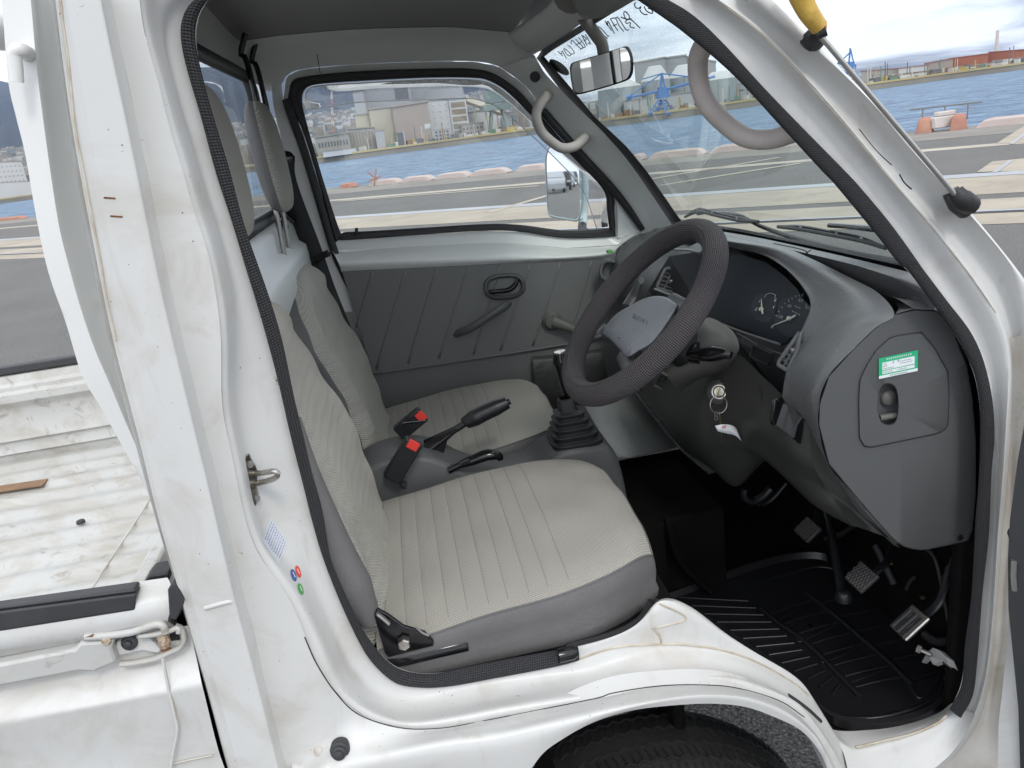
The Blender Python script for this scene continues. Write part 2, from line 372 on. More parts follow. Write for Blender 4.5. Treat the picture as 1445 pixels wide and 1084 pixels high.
rear = [p+Vector((.022, .05, 0)) for p in A_]
loft([rear, [p+Vector((.004, .02, 0)) for p in A_], A_, [p+Vector((0, .008, 0)) for p in mid(A_, B_, .35)], [p+Vector((0, -.004, 0)) for p in mid(A_, B_, .6)], B_, [p+Vector((0, -.0, 0)) for p in L3(FN, -.034)]], nu=110, nv=3, mb=bs, rx=14)
loft([L3(FN, -.034), mid(L3(FN, -.038), L3(F1, -.042), .5), mid(L3(FN, -.038), L3(F1, -.042), .93), L3(F1, -.036), L3(F1g, -.012)], nu=110, nv=4, mb=bs, rx=14)
# lower panel between pillar groove, sill ring and wheel arch
G1 = [L3(F1g, -.012), L3([(409, 1120), (480, 1112), (600, 1104), (700, 1100), (742, 1094), (763, 1065), (786, 1048), (833, 1021), (889, 1003), (955, 995), (1010, 993), (1055, 998), (1088, 1010), (1120, 1024), (1141, 1040), (1160, 1066), (1170, 1092)], -.05)]
F3b = seg2(*F3, -.018)
G0 = [mid(L3(F1g, -.012), F3b[0], .12), L3([(425, 1100), (480, 1084), (602, 1057), (700, 1044), (800, 1020), (860, 1003), (955, 984), (1020, 981), (1066, 988), (1110, 1006), (1146, 1034), (1165, 1065), (1176, 1092)], -.052)]
Gm = [mid(L3(F1g, -.012), F3b[0], .5), mid(L3([(425, 1092), (480, 1070), (602, 1048), (700, 1036), (800, 1012), (860, 996), (955, 979), (1020, 977), (1066, 984), (1110, 1002), (1146, 1031), (1165, 1062), (1177, 1092)], -.046), F3b[1], .45)]
loft([G1, G0, Gm, [mid(Gm[0], F3b[0], .8), mid(Gm[1], F3b[1], .75)], F3b], nu=[130, 150], nv=4, mb=bs, rx=8)
# arch lip turned inward, sill under the side
lip = G1[1]
loft([lip, [p+Vector((0, .012, -.004)) for p in lip], [p+Vector((0, .05, .012)) for p in lip]], nu=150, nv=2, mb=bs)
# ---- front pillar and right jamb
SR1 = [(890, -8), (900, 0), (935, 24), (969, 49), (1035, 106), (1101, 177), (1159, 240), (1180, 262), (1236, 330), (1267, 370), (1280, 380), (1313, 424), (1346, 469), (1364, 502), (1377, 535), (1383, 579), (1383, 640), (1380, 700), (1377, 733), (1371, 840), (1362, 910), (1357, 966), (1340, 1001)]
SR0 = [(925, -10), (942, 0), (980, 24), (1024, 66), (1079, 126), (1135, 184), (1190, 240), (1214, 266), (1258, 319), (1302, 380), (1335, 424), (1369, 469), (1388, 513), (1399, 568), (1401, 620), (1397, 666), (1393, 755), (1384, 840), (1377, 932), (1371, 977), (1353, 1010)]
A1 = [(968, -10), (991, 0), (1031, 31), (1123, 120), (1215, 222), (1277, 308), (1330, 385), (1372, 450), (1398, 510), (1409, 579), (1409, 640), (1404, 755), (1398, 840), (1393, 910), (1384, 966), (1364, 1018), (1330, 1060), (1300, 1092)]
A2 = [(1000, -10), (1017, 3), (1071, 42), (1166, 142), (1271, 268), (1308, 310), (1360, 377), (1403, 440), (1423, 500), (1421, 579), (1414, 688), (1408, 755), (1403, 840), (1397, 910), (1389, 966), (1370, 1021), (1336, 1065), (1312, 1092)]
A2b = [(1022, -10), (1034, 3), (1090, 50), (1180, 146), (1284, 268), (1321, 310), (1368, 370), (1411, 436), (1429, 500), (1428, 579), (1421, 688), (1414, 755), (1408, 840), (1403, 910), (1396, 966), (1378, 1024), (1346, 1068), (1322, 1092)]
A3 = [(1050, -10), (1066, 3), (1083, 18), (1215, 130), (1262, 190), (1370, 308), (1413, 360), (1436, 405), (1450, 470), (1450, 560), (1445, 700), (1438, 780), (1432, 844), (1428, 910), (1420, 955), (1409, 1021), (1408, 1092)]
A4 = [(1080, -10), (1089, 0), (1139, 49), (1200, 111), (1247, 160), (1335, 264), (1371, 302), (1413, 353), (1447, 397), (1480, 450), (1500, 520), (1500, 700), (1490, 850), (1480, 960), (1460, 1092)]
inn = L3(SR0, .10)
loft([inn, L3(SR1, .05), L3(SR0, .045), L3(A1, .043), L3(A2, .026), L3(A2b, .034), mid(L3(A2b, .034), L3(A3, .036), .6), L3(A3, .018), mid(L3(A3, .016), L3(A4, .014), .7), L3(A4, .022), [p+Vector((.01, .05, -.01)) for p in L3(A4, .022)]], nu=170, nv=4, mb=bs, rx=12)
hj = MB(); lo_ = lambda seq: [p for p in seq if p[1] > 470]
loft([L3([(1425, 478)]+lo_(A2b), .0335), mid(L3([(1425, 478)]+lo_(A2b), .0345), L3([(1447, 470)]+lo_(A3)[1:], .0275), .5), L3([(1447, 470)]+lo_(A3)[1:], .0165)], nu=80, nv=3, mb=hj, rx=6)
# front sill floor
loft([L3([(1160, 1010), (1176, 1030), (1230, 1030), (1280, 1022), (1324, 1006), (1345, 990)], .085), L3([(1176, 1040), (1207, 1054), (1260, 1043), (1300, 1030), (1335, 1012), (1353, 1002)], .05), L3([(1190, 1062), (1225, 1068), (1270, 1062), (1320, 1042), (1350, 1022), (1368, 1004)], .04), L3([(1198, 1095), (1240, 1110), (1290, 1100), (1330, 1075), (1356, 1045), (1376, 1010)], .018)], nu=50, nv=3, mb=bs)
body = bs.build('body_side', paint, truck, smooth=60)
hj.build('hinge_jamb', dirty, truck, smooth=60, label='grimy strip of the front door jamb')
from mathutils.bvhtree import BVHTree
bvh = BVHTree.FromPolygons([tuple(v) for v in bs.v], [tuple(f) for f in bs.f])
def HB(px, py, e=.0005):
    d = ray(px, py).normalized(); h = bvh.ray_cast(CAM, d)
    if h[0] is None: return Y(px, py, 0)
    n = h[1] if h[1].dot(d) < 0 else -h[1]; return h[0]+n*e
def HN(px, py):
    d = ray(px, py).normalized(); h = bvh.ray_cast(CAM, d); n = h[1]
    if n is None: return Vector((0, -1, 0))
    return n if n.dot(d) < 0 else -n
def HL(pts, n=20, e=.0003): return [HB(p.x, p.y, e) for p in cr([Vector((a, b, 0)) for a, b in pts], n)]
# sealer beads
sb = MB()
sb.tube(HL([(815, 931), (866, 914), (933, 909), (977, 911), (1021, 918), (1066, 934), (1120, 964), (1140, 981)], 50), .0016, 6)
sb.tube(HL([(930, 852), (950, 860), (966, 869), (967, 875), (958, 878), (925, 886)], 30), .0015, 6)
sb.tube(HL([(921, 886), (930, 896), (934, 908)], 12), .0016, 6)
sb.tube(L3([(1208, 1055), (1245, 1046), (1287, 1036), (1320, 1022), (1336, 1010)], .047), .0022, 6, smooth=30)
sb.tube(HL([(85, 0), (92, 50), (98, 95), (103, 160), (109, 200), (117, 240), (128, 300), (140, 360), (150, 420), (163, 480)], 60), .0011, 6)
sb.tube(HL([(1020, 6), (1074, 48), (1168, 148), (1273, 272), (1310, 314), (1364, 382), (1405, 441)], 60), .0008, 5)
each(sb, 'sealer_bead', bead, body)
sk = MB()
for a, b in [((147, 279), (163, 280)), ((156, 305), (173, 306))]: sk.tube(HL([a, b], 8, .0001), .0008, 5)
each(sk, 'rust_scratch', rust, body)
sk = MB(); sk.tube(HL([(1212, 182), (1236, 212), (1258, 233)], 12, 0), .0007, 5); sk.tube(HL([(1269, 246), (1276, 258), (1286, 267)], 10, 0), .0010, 5)
sk.tube(HL([(1112, 981), (1128, 992), (1142, 1003), (1158, 1018)], 14, .0), .0028, 6)
rr = random.Random(11)
for _ in range(150):
    x, y = rr.uniform(70, 480), rr.uniform(0, 1080)
    if rr.random() < .45: x, y = rr.uniform(500, 1150), rr.uniform(960, 1040)
    h = HB(x, y, 0)
    if abs(h.y) > .06 or bvh.ray_cast(CAM, ray(x, y).normalized())[0] is None: continue
    n_ = HN(x, y); sk.lathe(h, n_, [(.0006*rr.uniform(.4, 1.3), .0001), (0, .0003)], 6)
tag(sk.build('paint_chip', rubber2, body), kind='stuff')
# raised dash on the pillar, dimple, rubber stopper
MB().tube([HB(x, y, -.0015) for x, y in [(289, 859), (300, 856), (310, 853), (322, 850), (333, 847)]], .0032, 12).build('pressed_rib', paint, body, bevel=0)
MB().lathe(HB(449, 1060, 0), HN(449, 1060), [(.006, -.004), (.006, .001), (.0045, .0025), (0, .003)], 16).build('plug', dirty, body)
MB().lathe(HB(480, 1057, 0), (-.05, -1, .25), [(.0115, -.006), (.0115, .003), (.0105, .006), (.0085, .007), (.008, .011), (.0055, .012), (.005, .015), (0, .016)], 24).build('rubber_stopper', rubber2, body)
# thin panel gap around the sill
gp = MB(); gp.tube(HL([(430, 899), (446, 935), (472, 975), (506, 1008), (564, 1027), (620, 1028), (675, 1019), (741, 1006), (840, 986), (866, 978), (933, 968), (999, 967), (1044, 972), (1100, 989), (1135, 1012)], 110, .0001), .0007, 5)
gp.build('panel_gap', rubber, body)
# striker
st = MB(); c = Y(357, 676, .026); nX = Vector((.35, -1, .05)).normalized()
stY = HB(357, 676).y; ol = [Y(x, y, HB(x, y).y*.5+stY*.5-.001) for x, y in [(346, 642), (352, 639), (356, 648), (361, 655), (364, 665), (363, 680), (366, 700), (362, 712), (355, 711), (348, 690), (345, 665)]]
st.plate(ol, (.0, -.004, 0))
stk = st.build('striker', chrome, body, bevel=.001)
q = MB(); q.tube([Y(361, 668, stY), Y(372, 667, stY-.02), Y(386, 665, stY-.03), Y(391, 667, stY-.031), Y(391, 672, stY-.03), Y(383, 677, stY-.022), Y(360, 683, stY)], .0031, 10, smooth=30); q.build('striker_loop', chrome, stk)
q = MB()
for x, y in ((353, 655), (362, 703)): q.lathe(Y(x, y, HB(x, y).y-.0045), (-.2, -1, 0), [(.0042, 0), (.004, .002), (0, .0022)], 14)
each(q, 'screw_head', steel, stk)
# stickers on the jamb
def decal(mb, pts, y, mi=0): mb.add([Y(px, py, y) for px, py in pts], [tuple(range(len(pts)))], mi=mi)
q = MB()
def drape(mb, f, nu_, nv_, e=.0006):   # f(u,v) -> pixel; laid on the painted surface
    mb.grid([[HB(*f(i/nu_, j/nv_), e) for j in range(nv_+1)] for i in range(nu_+1)]); return mb
A, B, D = Vector((382, 731)), Vector((405, 765)), Vector((369, 763))
drape(q, lambda u, v: tuple(A+(B-A)*u+(D-A)*v), 10, 10)
lb = q.build('caution_label', mat('label_white', (.66, .69, .75), .45), body, label='small white paper label with blue print on door jamb')
q = MB()
for i in range(9):
    t = (i+.8)/9.5; a = A.lerp(B, t); b = a+(D-A)*.9; k = .06
    while k < .9:
        w = random.uniform(.04, .12); p, p2 = a.lerp(b, k), a.lerp(b, min(k+w, .94)); q.tube([HB(p.x, p.y, .0008), HB(p2.x, p2.y, .0008)], .0005, 4); k += w+random.uniform(.03, .06)
q.build('printed_lines', inkb, lb)
for nm, m_, cx, cy, rx, ry, an in [('red_dot_sticker', red_p, 420.2, 807, 3.6, 9, -.3), ('blue_dot_sticker', blue_p, 414, 812, 3.6, 9, -.3), ('green_dot_sticker', green_p, 423.8, 831.5, 3.6, 8.5, -.3)]:
    q = MB(); drape(q, lambda u, v: (cx+u*rx*math.cos(v*6.2832)*math.cos(an)-u*ry*math.sin(v*6.2832)*math.sin(an), cy+u*rx*math.cos(v*6.2832)*math.sin(an)+u*ry*math.sin(v*6.2832)*math.cos(an)), 3, 28, .0007 if 'red' in nm else .0005); o = q.build(nm, m_, body)
    q = MB(); q.tube([HB(cx-1.5, cy-4, .0009), HB(cx+1.8, cy+3, .0009)], .0004, 4); q.build('printed_lines', whitep, o)

# ---- knitted door seal
ds = MB()
def sealtube(S1_, S0_, y, mb, n=120, bulge=.5):
    a, b = (cr(L3(S1_, y), n), cr(L3(S0_, y), n)) if not isinstance(S1_, tuple) else (relax(cr(L3(S1_[0], y), 130)+cr(L3(S1_[1], y), 50)[1:], 8), relax(cr(L3(S0_[0], y), 130)+cr(L3(S0_[1], y), 50)[1:], 8)); n = len(a)
    rows = []; uv = []; ln = 0
    for i in range(n):
        w = (a[i]-b[i]).length; c = (a[i]+b[i])/2; d = (a[i]-b[i]).normalized(); t = (a[min(i+1, n-1)]-a[max(i-1, 0)]).normalized(); nn = d.cross(t); nn = nn if nn.y < 0 else -nn
        if i: ln += (c-c0).length
        c0 = c
        for k in range(13):
            an = math.pi*k/12; rows.append(c+d*math.cos(an)*w*.52+nn*math.sin(an)*.010*bulge*2); uv.append((ln, an*w*.55))
    mb.grid([rows[i*13:(i+1)*13] for i in range(n)], uv=uv)
sealtube((S1[0], S1[1][:6]), (S0[0], S0[1][:5]), .042, ds)
sealtube(SR1, SR0, .042, ds, 150)
seal = ds.build('door_seal', knit, truck, smooth=80)
q = MB(); q.tube([Y(788, 925.5, .034), Y(808, 921, .034), Y(815, 919.5, .034)], [.0093, .0093, .006], 14); q.build('seal_end_cap', gloss_b, seal, smooth=60)
q = MB(); q.tube([p+Vector((0, .004, 0)) for p in L3([(806, 928), (850, 922), (885, 908), (912, 890), (926, 872), (929, 850)], .062)], .005, 8, smooth=40, flat=1); q.tube(L3([(800, 915), (850, 903), (885, 890), (908, 874), (922, 850)], .075), .008, 8, smooth=30)
q.build('seat_base_trim', rubber, truck)
# ================================================================ cab interior
YL = 1.22
# ---- left door: window hole, steel, trim
WO = [(407, 133), (412, 115), (430, 108), (500, 101), (599, 97), (666, 97), (699, 105), (732, 128), (759, 159), (812, 218), (862, 270), (867, 300), (868.5, 330), (866, 334), (799, 336), (732, 327), (682, 326), (599, 331), (533, 336), (480, 339), (471, 336), (450, 259), (427, 186), (408, 146)]
WI = [(427, 133), (433, 124), (450, 119), (500, 115), (599, 110), (666, 110), (692, 115), (719, 133), (752, 166), (815, 229), (851, 268), (856, 295), (858.5, 318), (856, 322), (799, 325), (732, 317), (682, 316), (599, 321), (533, 325), (488, 327), (480, 326), (460, 266), (443, 209), (428, 153)]
def ringmb(rings, nv=2, n=160):
    mb = MB(); R = [lin(r+[r[0]], n+1)[:-1] if not isinstance(r, tuple) else cr(list(r[0])+[r[0][0]], n+1)[:-1] for r in rings]
    mb.grid(R, closeu=True); return mb
def frac(a, b, t): return [(p[0]+(q[0]-p[0])*t, p[1]+(q[1]-p[1])*t) for p, q in zip(a, b)]
ld = MB()
# steel around the window: from rubber outwards
rb0 = L3(WO, YL)
OUTER = [(400, 140), (404, 108), (425, 98), (500, 91), (599, 87), (670, 87), (706, 95), (740, 120), (766, 152), (818, 212), (873, 272), (876, 345), (799, 350), (732, 344), (682, 343), (599, 347), (533, 351), (478, 354), (464, 345), (440, 262), (417, 188), (401, 155)]
ro = L3(OUTER, YL-.012)
ld.grid([lin(r+[r[0]], 161)[:-1] for r in (rb0, ro)], closeu=True)
# below window: bulging steel to the trim top
top_ = L3([(464, 345), (478, 354), (533, 351), (599, 347), (682, 343), (732, 344), (799, 350), (876, 345), (900, 330)], YL-.012)
m1 = L3([(470, 356), (478, 362), (533, 360), (599, 357), (682, 355), (732, 355), (799, 358), (870, 350), (890, 336)], YL-.035)
m2 = L3([(478, 372), (484, 373), (533, 371), (599, 369), (682, 367), (732, 366), (799, 364), (850, 360), (870, 352)], YL-.045)
m3 = L3([(482, 384), (484, 384), (533, 382), (599, 379), (682, 375), (732, 372), (799, 369), (852, 366), (870, 364)], YL-.03)
loft([top_, m1, m2, m3], nu=60, nv=4, mb=ld)
ldo = ld.build('left_door', paint_in, truck, smooth=50)
tr = MB()
TT = [(483, 382), (600, 376), (740, 369), (852, 364), (900, 362)]; T2 = [(494, 420), (606, 409), (742, 400), (850, 392), (900, 388)]
TM = [(526, 527), (626, 512), (725, 497), (805, 484), (900, 468)]; TB = [(549, 640), (640, 630), (740, 610), (820, 595), (920, 570)]
loft([L3(TT, YL-.028), L3([(x, y+2) for x, y in TT], YL-.036), L3(T2, YL-.036), L3(TM, YL-.036)], nu=40, nv=2, mb=tr, spline=False)
loft([L3(TM, YL-.036), L3([(x, y+2) for x, y in TM], YL-.030), L3(TB, YL-.030)], nu=40, nv=2, mb=tr, spline=False)
loft([L3([(483, 382), (500, 440), (526, 527), (549, 640)], YL-.036), [p+Vector((0, .03, 0)) for p in L3([(483, 382), (500, 440), (526, 527), (549, 640)], YL-.036)]], nu=20, nv=1, mb=tr)
tro = tr.build('door_trim', trim, ldo, smooth=30)
q = MB()
for a, b in [((526, 384), (503, 462)), ((572, 382), (531, 521)), ((616, 379), (576, 513)), ((661, 377), (619, 506)), ((706, 374), (668, 500)), ((748, 372), (706, 495)), ((791, 370), (752, 488)), ((835, 368), (805, 470))]:
    pp = lin(L3([a, b], YL-.0362), 12); q.tube(pp, .0035, 8, flat=.45, nrm=(0, 1, 0))
q.tube(lin(L3([(526, 528), (626, 513), (725, 498), (805, 485), (900, 469)], YL-.037), 30), .0022, 6)
q.build('pressed_flute', trim, tro, smooth=180)
# window rubber
wr = MB(); r1 = L3(WO, YL-.004); r2 = L3(frac(WO, WI, .25), YL-.014); r3 = L3(frac(WO, WI, .6), YL-.013); r4 = L3(frac(WO, WI, .66), YL-.004); r5 = L3(frac(WO, WI, .95), YL-.002); r6 = L3(WI, YL+.012)
wr.grid([cr(r+[r[0]], 221)[:-1] for r in (r1, r2, r3, r4, r5, r6)], closeu=True); wr.build('window_rubber', rubber, ldo, smooth=50)
MB().tube([Y(502, 334, YL-.016), Y(503, 326, YL-.018), Y(503, 322, YL-.016)], .004, 8).build('window_stop', rubber, ldo)
g = MB(); gl = L3(WI, YL+.010); g.add(gl, [tuple(range(len(gl)))]); g.build('window_glass', glass_d, ldo, smooth=0)
# clear rain visor outside the top of the window
V0 = [(430, 153), (432, 128), (500, 117), (599, 112), (666, 112), (700, 120), (740, 150), (790, 200), (850, 262), (858, 320)]
V1 = [(429, 156), (500, 145), (560, 142), (620, 140), (664, 139), (700, 150), (738, 180), (790, 230), (822, 268), (842, 322)]
rv = loft([L3(V0, YL+.03), L3(frac(V0, V1, .5), YL+.055), L3(V1, YL+.07)], nu=60, nv=3); rv.build('rain_visor', acry, ldo, smooth=180)
MB().tube(cr(L3(V1, YL+.07), 60), .0014, 6).build('visor_edge', mat('acrylic_edge', (.75, .77, .80), .1), ldo)
MB().tube(cr(L3([(430, 140), (434, 126), (450, 121), (500, 117.5), (599, 112.5), (666, 112.5), (695, 119), (722, 138), (790, 203)], YL+.03), 60), .0022, 6).build('visor_edge', MATS['acrylic_edge'], ldo)
# door handle bezel
def oval(cx, cy, rx, ry, an, n=28, sq=2.6):
    o = []
    for i in range(n):
        a = 2*math.pi*i/n; c, s_ = math.cos(a), math.sin(a); x = rx*abs(c)**(2/sq)*(1 if c > 0 else -1); y = ry*abs(s_)**(2/sq)*(1 if s_ > 0 else -1)
        o.append((cx+x*math.cos(an)-y*math.sin(an), cy+x*math.sin(an)+y*math.cos(an)))
    return o
def ovalring(mb, specs):
    mb.grid([L3(oval(*s[0]), s[1]) for s in specs], closeu=True); return mb
an = -.10; yy = YL-.036; cx, cy = 712, 404.5
hb = MB(); ovalring(hb, [((cx, cy, 30, 19, an), yy), ((cx, cy, 28.5, 17.5, an), yy-.008), ((cx, cy, 25, 14.5, an), yy-.009), ((cx, cy, 23, 12.5, an), yy-.003), ((cx, cy, 21, 11, an), yy+.012), ((cx, cy, .5, .4, an), yy+.015)])
hbo = hb.build('handle_bezel', plast_d, ldo, smooth=60)
MB().tube(L3([(691, 412), (705, 411), (718, 409), (727, 402), (731, 393)], yy-.006), [.006, .006, .0065, .007, .004], 10, smooth=24).build('inner_handle', gloss_b, hbo, smooth=80)
MB().lathe(Y(702, 396, yy+.008), (0, -1, 0), [(.0035, 0), (.003, .002), (0, .002)], 12).build('screw_head', steel, hbo)
ps = MB(); ps.tube([Y(644, 474, yy), Y(648, 470, yy-.012), Y(665, 463, yy-.030), (Y(685, 450, yy-.034)), Y(705, 437, yy-.030), Y(716, 430, yy-.012), Y(719, 430, yy)], [.009, .010, .0095, .009, .0095, .010, .009], 12, smooth=36, flat=.55, nrm=(0, 1, 0)); ps.build('pull_handle', plast_d, ldo, smooth=80)
wc = MB(); c = Y(778, 452, yy); wc.lathe(c, (0, -1, 0), [(.026, 0), (.026, .008), (.020, .012), (.018, .018), (0, .019)], 28)
wc.tube([c+Vector((0, -.016, 0)), Y(800, 461, yy-.024), Y(815, 468, yy-.028)], [.015, .012, .009], 12, smooth=12, flat=.6, nrm=(0, 1, 0)); wc.lathe(Y(814, 467, yy-.028), (0, -1, 0), [(.010, 0), (.011, .02), (.008, .028), (0, .029)], 18)
wc.build('window_crank', column, ldo, smooth=60)
pk = MB(); loft([L3([(751, 503), (790, 500), (850, 492)], yy-.004), L3([(752, 512), (790, 507), (850, 500)], yy-.02), L3([(757, 560), (800, 552), (860, 540)], yy-.022), L3([(760, 583), (800, 572), (870, 558)], yy-.006)], nu=16, nv=3, mb=pk); pk.build('door_pocket', mat('pocket_vinyl', (.045, .045, .045), .5, bumps=[('noise', 40, .6, .006)]), ldo)
# ---- outside mirror on the left door
mp, mn = Y(800, 265, 1.44), Vector((-.81, -.585, .042)).normalized()
OMp = [(772, 208), (778, 205), (800, 206), (815, 212), (818, 225), (819, 300), (815, 312), (806, 312), (780, 307), (773, 300), (770, 260), (769, 225)]
def mirror_ring(pts, k, off):
    cx_, cy_ = sum(p[0] for p in pts)/len(pts), sum(p[1] for p in pts)/len(pts)
    return [PL(cx_+(x-cx_)*k, cy_+(y-cy_)*k, mp+mn*off, mn) for x, y in pts]
hm = MB(); hm.grid([cr(r+[r[0]], 61)[:-1] for r in (mirror_ring(OMp, .93, .0), mirror_ring(OMp, .97, .004), mirror_ring(OMp, 1.0, 0), mirror_ring(OMp, 1.0, -.02), mirror_ring(OMp, .85, -.04), mirror_ring(OMp, .05, -.045))], closeu=True)
hh = hm.build('mirror_housing', mat('mirror_shell', (.45, .55, .57), .35), truck, smooth=60)
gg = MB(); r = cr(mirror_ring(OMp, .94, .001)+[mirror_ring(OMp, .94, .001)[0]], 61)[:-1]; gg.add(r, [tuple(range(60))]); gg.build('mirror_glass', mirror, hh, smooth=0)
MB().tube([Y(822, 215, 1.42), Y(826, 260, 1.41), Y(824, 305, 1.40), Y(822, 318, 1.36)], [.008, .010, .010, .012], 12, smooth=20).build('mirror_arm', MATS['mirror_shell'], hh)
MB().tube([Y(822, 314, 1.38), Y(822, 324, 1.33), Y(830, 330, 1.25)], .012, 12, smooth=10).build('mirror_foot', rubber, hh)

# ---- side rail over the window, left front pillar, rear corner
RL = [(300, 95), (344, 56), (365, 53), (402, 48), (500, 40), (599, 37), (640, 37), (699, 42), (719, 44), (735, 62), (755, 79)]
RO = [(380, 130), (398, 118), (404, 108), (425, 98), (500, 91), (599, 87), (670, 87), (706, 95), (735, 115), (745, 118), (762, 122)]
rw = MB(); a = L3(RL, 1.10); b = L3(RO, YL-.012); m = [p.lerp(q, .5)+Vector((0, .012, .01)) for p, q in zip(a, b)]
loft([a, m, b], nu=80, nv=4, mb=rw)
# pillar between door frame and windshield
PA = [(706, 95), (740, 120), (766, 152), (818, 212), (873, 272), (903, 322), (906, 335)]
PB = [(755, 79), (762, 92), (773, 108), (817, 153), (861, 197), (897, 242), (946, 314), (956, 330)]
pa, pb = L3(PA, YL-.02), L3(PB, 1.12)
loft([pa, mid(pa, pb, .5), pb], nu=60, nv=4, mb=rw)
loft([L3([(866, 276), (871, 290), (872, 336)], YL-.014), L3([(880, 286), (893, 306), (903, 324)], YL-.012)], nu=10, nv=2, mb=rw)
# strip of steel between window rubber rear edge and seat belt
QA = [(398, 118), (400, 140), (417, 188), (440, 262), (464, 345), (484, 382), (510, 440)]; QB = [(383, 112), (386, 150), (398, 200), (410, 250), (428, 330), (455, 400), (480, 440)]
loft([L3(QA, YL-.01), L3(QB, YL-.02)], nu=30, nv=2, mb=rw)
rwo = rw.build('cab_lining', paint_in, truck, smooth=60)
MB().tube(L3([(442, 46), (447, 75), (452, 104)], YL-.035), .0009, 5).build('panel_gap', rubber, rwo)
MB().lathe(Y(755, 108.5, 1.125), (-.3, -1, -.2), [(.0125, 0), (.012, .003), (.007, .0035), (.006, .0015), (0, .0015)], 24).build('rubber_plug', rubber, rwo)
# door weatherstrips on the far side
q = MB(); sA, sB = [(759, 158), (812, 218), (863, 272), (903, 325)], [(772, 154), (822, 212), (871, 268), (912, 321)]
q.tube(cr([Y(a_[0]*.5+b_[0]*.5, a_[1]*.5+b_[1]*.5, YL-.022) for a_, b_ in zip(sA, sB)], 40), .0105, 10)
q.tube(cr(L3([(404, 140), (412, 165), (430, 215), (448, 275), (470, 350), (485, 385), (505, 430), (525, 500)], YL-.02), 50), .010, 10)
each(q, 'far_door_seal', rubber, rwo, smooth=60)
# roof lining and roof skin
rl = MB(); rA = L3([(330, 62), (344, 57), (365, 54), (402, 49), (500, 41), (599, 38), (640, 38), (699, 43), (722, 45)], 1.10)
rN = [Vector((p.x, 1.0, p.z+.004)) for p in rA]; rM = [Vector((p.x, .6, p.z+.03)) for p in rA]; rP = [Vector((p.x, .1, p.z+.0)) for p in rA]; rQ = [Vector((p.x, .03, p.z-.03)) for p in rA]
loft([rA, rN, rM, rP, rQ], nu=60, nv=3, mb=rl)
rlo = rl.build('headliner', liner, truck, smooth=60)
q = MB(); q.tube(cr([p+Vector((0, .002, .001)) for p in rA], 60), .0018, 6); q.tube([Vector((-.262, .1, 1.705)), Vector((-.262, .6, 1.735)), Vector((-.262, 1.1, 1.72))], .003, 6); q.build('liner_edge', rubber, rlo)
q = MB(); q.grid([[Vector((.30, y, 1.75)), Vector((.35, y, 1.70)), Vector((.383, y, 1.645))] for y in (.05, .3, .6, .9, 1.13)]); q.grid([L3([(712, 36), (728, 18), (748, 8)], 1.16), L3([(722, 52), (740, 45), (760, 38)], 1.16), L3([(738, 70), (756, 72), (774, 74)], 1.16)]); each(q, 'header_lining', liner, truck)
rs = MB(); rs.hexa([Vector((-.27, .0, 1.77)), Vector((.42, .0, 1.75)), Vector((.42, 1.26, 1.75)), Vector((-.27, 1.26, 1.77))], [Vector((-.25, .06, 1.83)), Vector((.38, .06, 1.80)), Vector((.38, 1.2, 1.80)), Vector((-.25, 1.2, 1.83))]); rs.build('roof', paint, truck, bevel=.02)
# door header above our opening (beyond the frame) so that the cab is closed
q = MB(); q.hexa([Vector((-.20, -.02, 1.66)), Vector((.36, -.02, 1.66)), Vector((.36, .06, 1.66)), Vector((-.20, .06, 1.66))], [Vector((-.20, -.0, 1.76)), Vector((.36, -.0, 1.76)), Vector((.36, .08, 1.76)), Vector((-.20, .08, 1.76))]); q.build('door_header', paint, truck, bevel=.01)
# ---- rear wall with window
rx = -.262
def RW(px, py, e=0): return X(px, py, rx+e)
wy0, wy1 = .17, 1.10; wz0, wz1 = 1.335, 1.625
rwm = MB(); H = [Vector((rx, wy0, wz0)), Vector((rx, wy1, wz0)), Vector((rx, wy1, wz1)), Vector((rx, wy0, wz1))]
OUT = [Vector((rx, .06, .75)), Vector((rx, 1.26, .75)), Vector((rx, 1.26, 1.76)), Vector((rx, .06, 1.76))]
rwm.add(OUT+H, [(0, 1, 5, 4), (1, 2, 6, 5), (2, 3, 7, 6), (3, 0, 4, 7)])
rwm.add([p+Vector((-.008, 0, 0)) for p in OUT]+[p+Vector((-.008, 0, 0)) for p in H], [(0, 1, 5, 4), (1, 2, 6, 5), (2, 3, 7, 6), (3, 0, 4, 7)])
rwm.grid([H, [p+Vector((-.008, 0, 0)) for p in H]], closeu=True)
rwo2 = rwm.build('rear_wall', paint_in, truck, smooth=0)
q = MB()   # ledge below the rear window
q.grid([[Vector((x_, y_, z_)) for y_ in (.08, .6, 1.2)] for x_, z_ in ((rx+.001, 1.325), (rx+.02, 1.31), (rx+.02, 1.27), (rx+.045, 1.25), (rx+.05, 1.2), (rx+.03, 1.16), (rx+.03, .8))]); q.build('rear_ledge', paint_in, rwo2, smooth=60)
q = MB(); path = [Vector((rx+.004, wy0, wz0)), Vector((rx+.004, wy1-.03, wz0)), Vector((rx+.004, wy1, wz0+.03)), Vector((rx+.004, wy1, wz1-.03)), Vector((rx+.004, wy1-.03, wz1)), Vector((rx+.004, wy0, wz1))]
q.tube(path, .013, 10, closed=True, nrm=(1, 0, 0)); q.build('rear_window_rubber', rubber, rwo2, smooth=80)
q = MB(); q.add([p+Vector((-.005, 0, 0)) for p in H], [(0, 1, 2, 3)]); q.build('rear_window', glass_d, rwo2, smooth=0)
